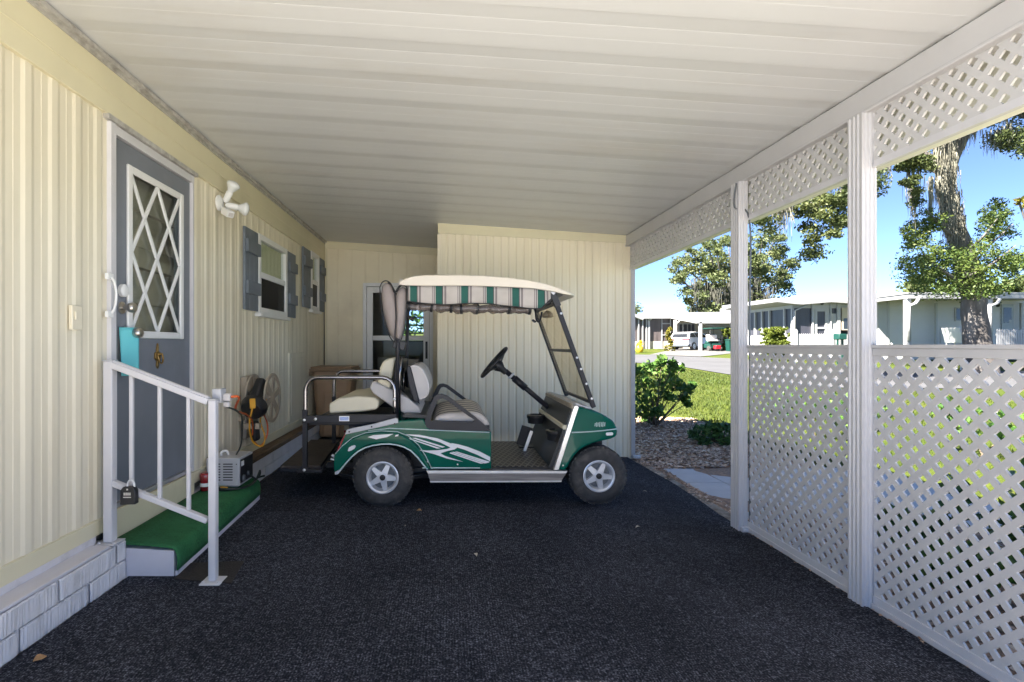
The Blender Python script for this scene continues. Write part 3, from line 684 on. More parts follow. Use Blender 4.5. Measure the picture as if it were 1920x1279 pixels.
# ------------------------------------------------------------------ entry step
SY0, SY1 = 2.83, 4.27
st = thing('entry_step', 'low step below the blue-grey door covered in green outdoor turf', 'step', (-1.65, 3.5, 0))
def sx(y): return -1.452 + (y - SY0) / (SY1 - SY0) * -.075
mb = MB()
mb.bm.faces.ensure_lookup_table()
def stepbox(z0, z1i, z1o, y0, y1, xo):
    v = [(-1.80, y0, z0), (xo(y0), y0, z0), (xo(y1), y1, z0), (-1.80, y1, z0), (-1.80, y0, z1i), (xo(y0), y0, z1o), (xo(y1), y1, z1o), (-1.80, y1, z1i)]
    for q in ((0, 3, 2, 1), (4, 5, 6, 7), (0, 1, 5, 4), (1, 2, 6, 5), (2, 3, 7, 6), (3, 0, 4, 7)): mb.face([v[i] for i in q])
stepbox(.0, .165, .145, SY0, SY1, lambda y: sx(y) - .008); mb.build('riser', M['stepwhite'], st)
mb = MB(); NU = [i / 30 for i in range(31)]
def turf(y, k):   # wraps from the wall over the nose and down
    n1 = .004 * noise.noise((y * 4, k * 3, 0))
    xo = sx(y) + .004
    prof = [(-1.80, .185), (-1.70, .179), (-1.60, .172), (xo - .045, .164), (xo - .018, .158), (xo - .004, .146), (xo + .004, .125), (xo + .008, .085), (xo + .004, .042)]
    a, z = prof[k]; return Vector((a, y, z + n1))
mb.grid(lambda u, k: turf(SY0 - .004 + (SY1 + .012 - SY0) * u, k), NU, list(range(9)), smooth=True)
o = mb.build('turf_cover', M['turf'], st, smooth=True); md = o.modifiers.new('t', 'SOLIDIFY'); md.thickness = .006; md.offset = 1
mb = MB()
for a, b in ((SY0, SY1),):
    v = [(sx(a), a, .003), (sx(b), b, .003), (sx(b), b, .04), (sx(a), a, .04)]; w = [(x + .012, y, z) for x, y, z in v]
    mb.face(v); mb.face(w[::-1]); 
    for i in range(4): mb.face([v[i], v[(i + 1) % 4], w[(i + 1) % 4], w[i]])
mb.build('edge_strip', M['stepwhite'], st)
# ------------------------------------------------------------------ handrail
hr = thing('handrail', 'white metal handrail with three balusters in front of the green step', 'handrail', (-1.5, 2.765, 0))
yh = 2.765
def post_sq(x, z0, z1, w, base):
    mb = MB(); mb.box(x - w / 2, x + w / 2, yh - w / 2, yh + w / 2, z0 + .008, z1); p = mb.build('post', M['white'], hr, bevel=.005)
    mb = MB(); mb.box(x - base, x + base, yh - base, yh + base, z0, z0 + .007); 
    for a in (-1, 1): mb.lathe([(.009, 0), (.007, .008)], (x + a * base * .75, yh - base * .6, z0 + .007), (0, 0, 1), 8)
    mb.build('foot_plate', M['white'], p, bevel=.002)
    mb = MB(); mb.box(x - w / 2 - .002, x + w / 2 + .002, yh - w / 2 - .002, yh + w / 2 + .002, z1, z1 + .006); mb.build('cap', M['greybox'], p, bevel=.002)
post_sq(-1.757, .212, 1.155, .047, .05); post_sq(-1.222, .012, .952, .040, .052)
mb = MB(); mb.bar(P(212, 684, yh), P(392, 753, yh), .05, .034); mb.bar(P(212, 683, yh) + Z3 * .018, P(392, 752, yh) + Z3 * .018, .03, .012); mb.build('top_rail', M['white'], hr, bevel=.006)
mb = MB(); mb.bar(P(212, 905, yh), P(390, 976, yh), .036, .03); mb.build('bottom_rail', M['white'], hr, bevel=.005)
for u in (247, 300, 354):
    t = (u - 212) / 180
    a, b = P(u, 905 + 71 * t, yh), P(u, 684 + 69 * t, yh); mb = MB(); mb.bar(a + Z3 * .014, b - Z3 * .016, .019, .019, up=(0, 1, 0)); mb.build('baluster', M['white'], hr, bevel=.003)
# key lock box
lk = P(244, 928, yh - .035)
lb = thing('lock_box', 'black key lock box with a shackle hung on the handrail', 'lock box', (lk.x, lk.y, lk.z - .045))
mb = MB(); w_, h_ = .040, .046
mb.prism([(lk.x - w_, lk.z - h_), (lk.x + w_, lk.z - h_ + .003), (lk.x + w_ - .002, lk.z + h_ - .018), (lk.x + w_ - .014, lk.z + h_), (lk.x - w_ + .016, lk.z + h_), (lk.x - w_ + .003, lk.z + h_ - .016)], lk.y - .024, lk.y + .010)
mb.build('body', M['black'], lb, bevel=.005)
mb = MB(); mb.tube(smoothpath([(lk.x - .010, lk.y - .005, lk.z + .04), (lk.x - .010, lk.y - .005, lk.z + .058), (lk.x - .002, lk.y - .004, lk.z + .072), (lk.x + .014, lk.y - .004, lk.z + .072), (lk.x + .024, lk.y - .005, lk.z + .058), (lk.x + .024, lk.y - .005, lk.z + .04)]), .0055); mb.build('shackle', M['alloy'], lb)
mb = MB()
for i in range(4): mb.box(lk.x - .018 + i * .0095, lk.x - .011 + i * .0095, lk.y - .0262, lk.y - .0235, lk.z + .004, lk.z + .018)
mb.box(lk.x - .020, lk.x + .019, lk.y - .0262, lk.y - .0235, lk.z - .008, lk.z - .003); mb.box(lk.x - .004, lk.x + .004, lk.y - .0262, lk.y - .0235, lk.z + .030, lk.z + .038)
mb.build('number_dials', M['alu'], lb)
# outlet box on the rail post and the cords
ob = Vector((-1.225, 2.86, .95))
mb = MB(); mb.box(ob.x - .03, ob.x + .018, ob.y - .04, ob.y + .03, ob.z - .02, ob.z + .055); o1 = mb.build('outlet_box', M['greybox'], loc=ob, bevel=.004)
tag(o1, 'small grey outlet box at the top of the outer handrail post', 'outlet box')
mb = MB(); mb.box(ob.x + .018, ob.x + .056, ob.y - .02, ob.y + .02, ob.z - .012, ob.z + .028); mb.box(ob.x + .018, ob.x + .05, ob.y - .015, ob.y + .016, ob.z - .045, ob.z - .016); mb.build('plug', M['greyvinyl'], o1, bevel=.006)

# battery charger on the step ------------------------------------
cx0, cx1, cy0, cy1, cz0, cz1 = -1.79, -1.545, 3.93, 4.20, .185, .405
ch = thing('battery_charger', 'grey metal battery charger with vent slots sitting on the green step', 'battery charger', ((cx0 + cx1) / 2, (cy0 + cy1) / 2, cz0))
mb = MB(); mb.box(cx0, cx1, cy0, cy1, cz0 + .012, cz1); mb.box(cx0 + .02, cx1 - .02, cy0 + .02, cy1 - .02, cz0, cz0 + .012); mb.build('case', M['greybox'], ch, bevel=.006)
mb = MB()
for i in range(7):
    z = cz0 + .055 + i * .0195; mb.box(cx0 + .125, cx0 + .195, cy0 - .0012, cy0 + .002, z, z + .008); mb.box(cx0 + .04, cx0 + .105, cy0 - .0012, cy0 + .002, z, z + .008)
mb.lathe([(.004, 0), (.004, .002)], (cx1 - .022, cy0 - .002, cz1 - .045), (0, 1, 0), 8); mb.build('vent_slots', M['black'], ch)
mb = MB(); mb.box(cx1, cx1 + .004, cy0 + .014, cy1 - .014, cz0 + .03, cz1 - .016); fpn = mb.build('front_panel', M['black'], ch)
mb = MB(); mb.box(cx1 + .004, cx1 + .008, cy0 + .025, cy0 + .07, cz1 - .065, cz1 - .03); mb.build('gauge', M['whitetrim'], fpn)
mb = MB(); mb.lathe([(.025, 0), (.022, .014), (.004, .016)], (cx1 + .004, cy0 + .06, cz0 + .06), (1, 0, 0)); mb.build('dial', M['alloydark'], fpn)
mb = MB(); mb.lathe([(.018, 0), (.016, .012), (.004, .014)], (cx1 + .004, cy0 + .15, cz0 + .075), (1, 0, 0)); mb.build('dial', M['alloydark'], fpn)
mb = MB(); mb.tube(smoothpath([(cx0 + .07, cy0 + .10, cz1), (cx0 + .072, cy0 + .10, cz1 + .025), (cx0 + .10, cy0 + .12, cz1 + .03), (cx0 + .115, cy0 + .12, cz1)]), .009); mb.build('carry_handle', M['whitetrim'], ch)
cp0 = smoothpath([(cx1 + .01, 4.12, .23), (cx1 + .06, 4.10, .20), (-1.50, 3.98, .186), (-1.56, 3.88, .19), (-1.66, 3.85, .193), (-1.76, 3.87, .193)]) + smoothpath([(-1.74, 3.87, .205), (-1.63, 3.84, .202), (-1.53, 3.90, .19), (-1.50, 4.05, .186), (-1.52, 4.22, .186), (-1.48, 4.28, .19)])
mb = MB(); mb.tube(cp0, .008); mb.tube(smoothpath([(-1.50, 4.16, .20), (-1.49, 4.2, .25), (-1.50, 4.23, .21), (-1.51, 4.19, .19)]), .007); lead = mb.build('charger_lead', M['darkcord'], loc=(-1.6, 3.9, .19)); tag(lead, 'dark charger lead coiled on the green step around the grey charger', 'cable')
mb = MB(); mb.bar((-1.655, 3.865, .207), (-1.60, 3.85, .207), .016, .012); mb.build('plug', M['yellow'], lead, bevel=.003)
mb = MB(); mb.tube(smoothpath([ob + Vector((.034, .0, -.045)), ob + Vector((.05, .10, -.08)), (-1.30, 3.35, .77), (-1.50, 3.85, .53), (-1.61, 4.04, .41), (-1.615, 4.05, .40)]), .0055); tag(mb.build('power_cord', M['darkcord'], loc=(-1.45, 3.6, .6)), 'thin dark green cord dropping from the outlet box to the charger', 'cord')
mb = MB(); mb.lathe([(.035, 0), (.035, .11), (.03, .125)], (-1.765, 3.86, .19), (0, 0, 1), 16); mb.lathe([(.0365, .03), (.0365, .055)], (-1.765, 3.86, .19), (0, 0, 1), 16, mi=1, cap=False); tag(mb.build('small_can', [M['red'], M['whitetrim']], loc=(-1.765, 3.86, .19)), 'small red and white can behind the handrail post on the step', 'can')

# cord reel on the wall -------------------------------------------
rc = Vector((XW, 4.80, .765))
rl = thing('cord_reel', 'tan wall-mounted hose reel with two spoked discs hung with black cord lamp', 'reel', (XW, 4.8, .35))
def disc(xp, r, name, nsp=6):
    mb = MB(); n = 60
    def ringm(ra, rb, t):
        A = [(ra * math.cos(2 * PI * i / n), ra * math.sin(2 * PI * i / n)) for i in range(n)]; B = [(rb * math.cos(2 * PI * i / n), rb * math.sin(2 * PI * i / n)) for i in range(n)]
        O0 = [mb.bm.verts.new(Vector((xp, rc.y + a, rc.z + b))) for a, b in A]; I0 = [mb.bm.verts.new(Vector((xp, rc.y + a, rc.z + b))) for a, b in B]
        O1 = [mb.bm.verts.new(Vector((xp + t, rc.y + a, rc.z + b))) for a, b in A]; I1 = [mb.bm.verts.new(Vector((xp + t, rc.y + a, rc.z + b))) for a, b in B]
        for i in range(n):
            j = (i + 1) % n
            for q in ((O0[i], O0[j], I0[j], I0[i]), (O1[i], O1[j], I1[j], I1[i]), (O0[i], O0[j], O1[j], O1[i]), (I0[i], I0[j], I1[j], I1[i])): mb.bm.faces.new(q)
    ringm(r, r * .85, .016)
    mb.lathe([(r * .27, 0), (r * .27, .014), (r * .14, .022), (.01, .022)], (xp - .001, rc.y, rc.z), (1, 0, 0), 40)
    for i in range(nsp):
        a = 2 * PI * i / nsp + .3; d = Vector((0, math.cos(a), math.sin(a))); t = Vector((0, -math.sin(a), math.cos(a)))
        p = Vector((xp + .007, rc.y, rc.z)); A = p + d * r * .22; B = p + d * r * .88
        w0, w1 = .024, .036; v = []
        for xx in (-.006, .006): v += [A - t * w0 + Vector((xx, 0, 0)), A + t * w0 + Vector((xx, 0, 0)), B + t * w1 + Vector((xx, 0, 0)), B - t * w1 + Vector((xx, 0, 0))]
        for q in ((0, 1, 2, 3), (4, 7, 6, 5), (0, 4, 5, 1), (1, 5, 6, 2), (2, 6, 7, 3), (3, 7, 4, 0)): mb.face([v[i_] for i_ in q])
    return mb.build(name, M['tan'], rl, bevel=.003)
disc(XW + .055, .215, 'disc'); disc(XW + .222, .222, 'disc')
mb = MB(); mb.lathe([(.06, 0), (.06, .165)], (XW + .06, rc.y, rc.z), (1, 0, 0), 24); mb.build('drum', M['tan'], rl)
mb = MB(); mb.box(XW + .001, XW + .04, 4.60, 5.0, .58, .62); mb.box(XW + .001, XW + .05, 4.66, 4.94, .42, .96); mb.box(XW + .05, XW + .20, 4.55, 4.60, .52, .57); mb.build('bracket', M['tan'], rl, bevel=.006)
wl = thing('work_light', 'black cord lamp with a yellow socket hanging on the tan hose reel', 'work light', (XW + .15, 4.6, .55))
lc = P(473, 768, 4.52)
mb = MB(); mb.lathe([(.03, -.02), (.09, 0), (.112, .05), (.108, .085), (.06, .12), (.045, .16)], lc + Vector((0, -.02, -.01)), (.12, .75, .5), 28); mb.build('shade', M['black'], wl, smooth=45)
mb = MB(); mb.bar(P(478, 750, 4.62), P(492, 712, 4.72), .085, .09); mb.build('handle', M['black'], wl, bevel=.02, seg=3)
mb = MB(); mb.bar(P(476, 790, 4.58), P(479, 826, 4.60), .07, .07); mb.build('weight', M['black'], wl, bevel=.02, seg=3)
mb = MB(); mb.bar(P(473, 748, 4.45), P(474, 766, 4.42), .045, .03); mb.build('socket', M['yellow'], wl, bevel=.006)
mb = MB(); mb.tube(smoothpath([P(474, 762, 4.42), P(469, 785, 4.43), P(468, 805, 4.47), P(473, 826, 4.55), P(484, 836, 4.58), P(494, 834, 4.62), P(496, 815, 4.64), P(488, 790, 4.66), P(494, 765, 4.7), P(499, 748, 4.72)]), .0075); tag(mb.build('extension_cord', M['yellow'], loc=P(480, 800, 4.5)), 'yellow extension cord looping below the black lamp on the reel', 'cord')
mb = MB(); mb.tube(smoothpath([ob + Vector((.056, 0, .01)), ob + Vector((.075, .06, .0)), (-1.34, 3.35, .83), (-1.55, 4.1, .70), (-1.62, 4.40, .60), P(474, 822, 4.6), P(488, 836, 4.63), P(501, 815, 4.66), P(500, 790, 4.7), P(490, 770, 4.72)]), .0065); tag(mb.build('extension_cord', M['orange'], loc=(-1.5, 3.8, .75)), 'orange extension cord running from the outlet box to the hose reel', 'cord')

# ------------------------------------------------------------------ carport
cpn = thing('carport', 'white carport roof with fluted posts and a lattice strip under its beam', 'carport', (XR, 3, 0))
mb = MB(); poly = []; y = .64 ; k = 0
seq = ((.0, .000), (.004, .0040), (.100, .0068), (.102, .0062), (.195, .0036), (.197, .0031), (.283, .0003), (.305, .0))
while y < YB - .01:
    for a, h in seq[:-1]:
        if y + a < YB: poly.append((y + a, .003 + h))
    y += .305
poly.append((YB, .003)); poly += [(YB, .07), (.64, .07)]
mb.prism(poly, XW - .05, 2.24, fn=lambda a, b, t: Vector((t, a, zc(t) + b)))
mb.build('roof_panel', M['ceiling'], cpn)
mb = MB(); mb.bar((XW + .033, .64, zc(XW + .033) - .012), (XW + .033, YB, zc(XW + .033) - .012), .03, .024)
mb.bar((XW + .021, .64, zc(XW + .02) - .028), (XW + .021, YB, zc(XW + .02) - .028), .008, .03); mb.build('edge_channel', M['channel'], cpn)
mb = MB(); b0, b1 = 2.03, 2.12
mb.prism([(b0, 2.372), (b1, 2.372), (b1, zc(b1) - .002), (b0, zc(b0) - .002)], .64, 6.14)
mb.prism([(b0 - .006, 2.372), (b0, 2.372), (b0, 2.386), (b0 - .006, 2.386)], .64, 6.14); mb.build('beam', M['post'], cpn, bevel=.004)
mb = MB(); mb.box(2.235, 2.25, .64, YB + .1, 2.19, 2.56); mb.box(2.25, 2.34, .64, YB + .1, 2.19, 2.205); mb.box(2.34, 2.355, .64, YB + .1, 2.19, 2.50); mb.build('gutter', M['guttercream'], cpn, bevel=.004)
def fluted(x0, x1, y0, y1, z0, z1, nf=3):
    """square post with shallow grooves on each face"""
    g = .006; pts = []
    def side(a, b, inn):
        a, b, inn = Vector(a), Vector(b), Vector(inn); n = nf * 2 + 1; out = []
        for i in range(n):
            t0, t1 = i / n, (i + 1) / n; off = inn * g if i % 2 else Vector((0, 0))
            out += [a.lerp(b, t0 + (.03 if i else 0)) + off, a.lerp(b, t1 - .03 if i < n - 1 else 1) + off]
        return out[:-1]
    pts = side((x0, y0), (x1, y0), (0, 1)) + side((x1, y0), (x1, y1), (-1, 0)) + side((x1, y1), (x0, y1), (0, -1)) + side((x0, y1), (x0, y0), (1, 0))
    mb = MB(); mb.prism([(p.x, p.y) for p in pts], z0, z1, fn=lambda a, b, t: Vector((a, b, t))); return mb
def cpost(x0, x1, y0, y1, bracket=True):
    p = fluted(x0, x1, y0, y1, -.046, 2.371).build('post', M['post'], cpn)
    if bracket:
        mb = MB(); mb.box(x0 + .012, x1 + .055, y0 - .03, y0 - .002, -.048, -.012); mb.lathe([(.010, 0), (.009, .012)], (x1 + .02, y0 - .03, -.028), (0, -1, 0), 8); mb.lathe([(.010, 0), (.009, .012)], (x0 + .035, y0 - .03, -.028), (0, -1, 0), 8)
        mb.build('foot_bracket', M['alloy'], p, bevel=.004)
cpost(2.010, 2.082, 2.596, 2.69, False); cpost(1.998, 2.062, 3.682, 3.785); cpost(2.085, 2.125, 6.09, 6.135); cpost(2.010, 2.082, .76, .86, False)
# corner gusset + conduit on the second post
mb = MB(); mb.tube(smoothpath([(1.992, 3.70, 2.36), (1.992, 3.72, 2.2), (2.07, 3.675, 2.1), (2.07, 3.673, 1.4), (2.07, 3.673, .0)]), .006); mb.build('cable_run', M['alloydark'], cpn)

def lattice(y0, y1, z0, z1, x, d=.0815, h=.0220, th=.010):
    mb = MB(); r = d / 2
    bm = mb.bm
    j = 0; z = z0
    while z < z1 + r:
        yy = y0 + (r if j % 2 else 0)
        while yy < y1 + r:
            for xx in (x - th / 2, x + th / 2):
                O = [bm.verts.new((xx, yy + a * r, z + b * r)) for a, b in ((1, 0), (0, 1), (-1, 0), (0, -1))]
                I = [bm.verts.new((xx, yy + a * h, z + b * h)) for a, b in ((1, 0), (0, 1), (-1, 0), (0, -1))]
                for i in range(4): bm.faces.new((O[i], O[(i + 1) % 4], I[(i + 1) % 4], I[i]))
                if xx < x: I0 = I
            for i in range(4): bm.faces.new((I0[i], I0[(i + 1) % 4], I[(i + 1) % 4], I[i]))
            yy += d
        z += r; j += 1
    for co, no in (((0, y0, 0), (0, -1, 0)), ((0, y1, 0), (0, 1, 0)), ((0, 0, z0), (0, 0, -1)), ((0, 0, z1), (0, 0, 1))): mb.cut(co, no)
    return mb
XL = 2.072
def upper(y0, y1):
    o = lattice(y0, y1, 2.112, 2.372, XL).build('lattice_strip', M['lattice'], cpn, fix=False)
    mb = MB(); mb.box(XL - .012, XL + .012, y0, y1, 2.100, 2.114); mb.box(XL - .007, XL + .007, y0, y1, 2.114, 2.135)
    mb.build('edge_trim', M['white'], o)
upper(.64, 2.594); upper(2.692, 3.68); upper(3.787, 6.088)
def lower(y0, y1, label):
    t = thing('lattice_fence', label, 'lattice fence', (XL, (y0 + y1) / 2, -.05), 'lattice fence panels of the carport')
    lattice(y0, y1, .0, 1.22, XL).build('lattice_panel', M['lattice'], t, fix=False)
    mb = MB(); mb.box(XL - .020, XL + .020, y0, y1, 1.222, 1.239); mb.box(XL - .014, XL - .0045, y0, y1, 1.185, 1.222); mb.build('top_rail', M['lattice'], t, bevel=.002)
    mb = MB(); mb.box(XL - .02, XL + .014, y0, y1, -.046, -.016); mb.box(XL - .012, XL - .0045, y0, y1, -.016, .022); mb.build('bottom_rail', M['white'], t, bevel=.002)
lower(2.692, 3.68, 'white lattice fence panel between the two nearest fluted carport posts')
lower(.862, 2.594, 'longer white lattice fence panel nearest the viewer, right of the front post')

# ------------------------------------------------------------------ shed at the end
sh = thing('shed', 'pale cream ribbed shed filling the far right end of the carport', 'shed', (1, YS, 0))
SX0, SX1 = -.117, 2.09
mb = MB(); siding(mb, (SX0, YS - .012, 0), (1, 0, 0), (0, -1, 0), SX1 - SX0, -.08, lambda s: zc(SX0 + s) - .06, pitch=.0875, dep=.0085, prof=((0, 0), (.14, 0), (.26, 1), (.88, .85), (1, 0)))
siding(mb, (SX0, YB, 0), (0, -1, 0), (-1, 0, 0), YB - YS, -.08, lambda s: zc(SX0) - .002, pitch=.148, dep=.006)
mb.build('wall', M['siding_shed'], sh, fix=False)
mb = MB(); mb.prism([(SX0 - .012, zc(SX0) - .115), (SX1, zc(SX1) - .085), (SX1, zc(SX1) + .03), (SX0 - .012, zc(SX0) + .03)], YS - .028, YS - .010); mb.build('top_trim', M['fascia'], sh, bevel=.003)
mb = MB(); mb.box(SX0 - .018, SX0 + .03, YS - .026, YS + .02, -.07, zc(SX0) - .12); mb.build('corner_trim', M['siding_shed'], sh, bevel=.003)
mb = MB(); mb.box(SX1 - .045, SX1 + .018, YS - .027, YS + .03, -.07, zc(SX1) - .09); mb.build('corner_trim', M['siding_shed'], sh, bevel=.003)
mb = MB(); mb.box(SX1 - .02, SX1, YS, YB + .1, -.1, zc(SX1)); mb.box(SX0 + .02, SX1 - .02, YB, YB + .1, -.1, zc(SX0)); mb.build('side_wall', M['siding_shed'], sh)
# ------------------------------------------------------------------ back room
rm = thing('utility_room', 'flat cream back wall with a white storm door behind the golf cart', 'building', (-.9, YB, 0))
QX0, QX1, QZ1 = P(681, 0, YB).x, P(812, 0, YB).x, P(0, 531, YB).z
mb = MB(); siding(mb, (XW + .02, YB, 0), (1, 0, 0), (0, -1, 0), SX0 - XW - .02, 0, lambda s: zc(XW + .02 + s) - .06, pitch=.20, dep=.004, openings=((QX0 - XW - .02 + .02, QX1 - XW - .02 - .02, -.1, QZ1 - .02),), prof=((0, 0), (.86, 0), (.89, 1), (.97, 1), (1, 0)))
mb.build('wall', M['siding_room'], rm, fix=False)
mb = MB(); mb.prism([(XW + .02, zc(XW) - .10), (SX0 - .02, zc(SX0) - .10), (SX0 - .02, zc(SX0) + .03), (XW + .02, zc(XW) + .03)], YB - .014, YB + .02)
mb.box(XW + .018, XW + .05, YB - .014, YB + .01, .3, zc(XW) - .105); mb.build('trim', M['fascia'], rm, bevel=.003)
mb = MB(); yo = YB - .03
mb.box(QX0, QX0 + .05, yo, YB + .05, 0, QZ1); mb.box(QX1 - .05, QX1, yo, YB + .05, 0, QZ1); mb.box(QX0 + .05, QX1 - .05, yo + .001, YB + .05, QZ1 - .05, QZ1); mb.build('door_frame', M['whitetrim'], rm, bevel=.004)
mb = MB(); a, b = QX0 + .055, QX1 - .055; zm = P(0, 634, YB).z; yd = YB - .012
mb.box(a, a + .085, yd, YB + .02, .03, QZ1 - .055); mb.box(b - .085, b, yd, YB + .02, .03, QZ1 - .055)
mb.box(a + .085, b - .085, yd + .001, YB + .02, QZ1 - .14, QZ1 - .055); mb.box(a + .085, b - .085, yd + .001, YB + .02, zm - .035, zm + .035); mb.box(a + .085, b - .085, yd + .001, YB + .02, .03, .20)
sd = mb.build('storm_door', M['whitetrim'], rm, bevel=.005)
mb = MB(); mb.box(a + .085, b - .085, YB, YB + .004, zm + .035, QZ1 - .14); mb.box(a + .085, b - .085, YB, YB + .004, .20, zm - .035); mb.build('pane', M['roompane'], sd)
mb = MB(); hx = b - .04; mb.bar((hx, yd - .02, zm - .28), (hx, yd - .02, zm - .12), .022, .03, up=(1, 0, 0)); mb.lathe([(.012, 0), (.012, .015)], (hx, yd, zm - .08), (0, -1, 0), 12); mb.box(hx - .016, hx + .016, yd - .008, yd, zm - .30, zm - .05); mb.build('handle', M['black'], sd, bevel=.005)
# its inside: far wall with a louvred window onto greenery
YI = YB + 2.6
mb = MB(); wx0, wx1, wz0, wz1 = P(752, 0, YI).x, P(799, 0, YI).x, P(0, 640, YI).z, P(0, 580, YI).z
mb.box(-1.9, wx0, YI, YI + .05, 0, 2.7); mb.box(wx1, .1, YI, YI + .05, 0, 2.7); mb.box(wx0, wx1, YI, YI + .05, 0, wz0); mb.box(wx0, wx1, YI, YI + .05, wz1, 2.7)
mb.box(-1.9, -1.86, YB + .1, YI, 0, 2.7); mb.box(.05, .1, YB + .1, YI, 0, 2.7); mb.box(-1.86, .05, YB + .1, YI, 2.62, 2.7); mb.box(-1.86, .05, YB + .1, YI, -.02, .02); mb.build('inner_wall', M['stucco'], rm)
mb = MB(); 
for i in range(5):
    z = wz0 + (wz1 - wz0) * (i + .0) / 4; mb.box(wx0, wx1, YI - .01, YI + .012, z - .012, z + .012)
mb.build('louvre_slats', M['black'], rm)
mb = MB(); mb.box(-1.2, -.75, YB + 1.2, YB + 1.6, .02, 1.05); mb.box(-.72, -.2, YB + 1.0, YB + 1.5, .02, .9); mb.box(-1.1, -.9, YB + 1.2, YB + 1.5, 1.05, 1.32); ff = mb.build('stored_boxes', M['shelfbeige'], rm, bevel=.01)
# ------------------------------------------------------------------ wheelie bin
bx, by = P(628, 0, 7.2).x, 7.25
bn = thing('trash_bin', 'brown wheeled trash bin with its lid shut in the back corner', 'trash bin', (bx, by, 0))
mb = MB(); lv = [(.0, .19, .20), (.06, .205, .22), (.55, .235, .255), (.88, .262, .285)]; vs = []
mb2 = MB()
rings = []
for z, hx_, hy_ in lv:
    c = .05; pts = [(hx_ - c, hy_), (-hx_ + c, hy_), (-hx_, hy_ - c), (-hx_, -hy_ + c), (-hx_ + c, -hy_), (hx_ - c, -hy_), (hx_, -hy_ + c), (hx_, hy_ - c)]
    rings.append([mb.bm.verts.new((bx + p, by + q, z + .02)) for p, q in pts])
for A, B in zip(rings, rings[1:]):
    for i in range(8): mb.bm.faces.new((A[i], A[(i + 1) % 8], B[(i + 1) % 8], B[i]))
mb.bm.faces.new(rings[0]); mb.bm.faces.new(rings[-1])
mb.box(bx - .10, bx + .10, by - .275, by - .20, .05, .62); mb.build('body', M['bin'], bn, bevel=.012)
mb = MB(); mb.box(bx - .285, bx + .285, by - .31, by + .31, .895, .93); mb.box(bx - .27, bx + .27, by - .29, by + .29, .93, .955); mb.tube([(bx - .20, by - .33, .91), (bx + .20, by - .33, .91)], .014); mb.box(bx - .29, bx - .25, by - .32, by + .3, .84, .895); mb.box(bx + .25, bx + .29, by - .32, by + .3, .84, .895); mb.build('lid', M['binlid'], bn, bevel=.012)
for s in (-1, 1):
    mb = MB(); mb.lathe([(.03, 0), (.12, .004), (.125, .02), (.12, .045), (.03, .05)], (bx + s * .215 - .025, by - .10 + .22 * 0, .127), (1, 0, 0), 24); mb.build('wheel', M['rubber'], bn, smooth=40)
mb = MB(); mb.box(P(659, 0, 7.0).x - .085, P(659, 0, 7.0).x + .085, 6.95, 7.12, .02, .30); o = mb.build('carton', M['tan'], loc=(P(659, 0, 7).x, 7, .01), bevel=.006); tag(o, 'small tan carton with a red band standing beside the brown bin', 'carton')
mb = MB(); mb.box(P(659, 0, 7.0).x - .087, P(659, 0, 7.0).x + .087, 6.948, 7.122, .10, .13); mb.build('band', M['red'], o)
mb = MB(); mb.prism([(-1.44, 2.79), (-1.12, 2.74), (-1.16, 3.02), (-1.47, 2.99)], .0, .0165, fn=lambda a, b, t: Vector((a, b, t))); tag(mb.build('mat', M['darkmat'], loc=(-1.3, 2.87, 0)), 'small dark brown mat scrap beneath the outer handrail post foot', 'mat')
# fallen leaves and bits on the carpet
for i, (u, v, s, k, lab) in enumerate(((786, 959, .020, 0, 'small orange-brown dry leaf in front of the rear cart wheel'), (75, 1238, .022, 0, 'pale brown dry leaf on the carpet in the bottom left corner'), (892, 1042, .022, 1, 'thin pale leaf sliver on the carpet left of the picture centre'), (1209, 923, .016, 1, 'pale bit of leaf on the carpet right of the front cart wheel'), (1196, 990, .02, 1, 'pale curled leaf bit on the carpet near the second lattice post'), (760, 988, .008, 1, 'tiny white crumb on the carpet below the rear cart wheel'))):
    z0 = .014; y = (H - z0) * F / (v - V0); p = P(u, v, y); mb = MB()
    mb.grid(lambda a, b: p + Vector(((a - .5) * s * 2, (b - .5) * s * (1.2 if k == 0 else .5) * math.sin(PI * min(.97, max(.03, a))) * 2, .004 + .008 * math.sin(PI * a) + .004 * abs(b - .5))), [j / 6 for j in range(7)], [0, .5, 1])
    o = mb.build('dry_leaf', M['palegrit' if k else 'dryleaf'], loc=p); o.rotation_euler.z = i * .9; tag(o, lab, 'dry leaf', 'leaf litter on the carpet')
# ------------------------------------------------------------------ golf cart
YN, YF, YC = 4.075, 5.225, 4.65
gc = thing('golf_cart', 'dark green golf cart with cream canopy, rear-facing cream seat and white swoosh decals', 'golf cart', (.3, YC, 0))
def q(pts, y=4.07): return XZ(pts, y)
def q1(u, v, y=4.07): return XZ([(u, v)], y)[0]
def V3(u, v, y): return P(u, v, y)
# rear body
ARCH = [(802, 880), (793, 870), (783, 857), (771, 845), (758, 838), (745, 834), (730, 832), (715, 832.5), (699, 835), (685, 839), (672, 846), (660, 856), (649, 868), (640, 879), (634, 886)]
body = q([(629, 887), (627, 868), (628, 853), (637, 831), (646, 812), (660, 806), (700, 798), (746, 789), (794, 786), (806, 806), (921, 809), (921.5, 880)] + ARCH)
mb = MB(); mb.prism(body, YN, YF); bd = mb.build('rear_body', M['green'], gc, bevel=.016, seg=3, bang=28)
mb = MB(); mb.prism(q([(627, 885), (626, 868), (627, 853), (640, 838), (660, 822), (685, 813), (715, 810), (745, 812), (764, 820), (782, 836), (795, 855), (808, 880), (802, 880), (790, 862), (776, 848), (758, 836), (740, 831), (715, 830), (690, 834), (668, 846), (650, 864), (637, 883)]), YN - .018, YN + .03)
mb.build('fender_flare', M['greenlip'], bd, bevel=.010, seg=3)
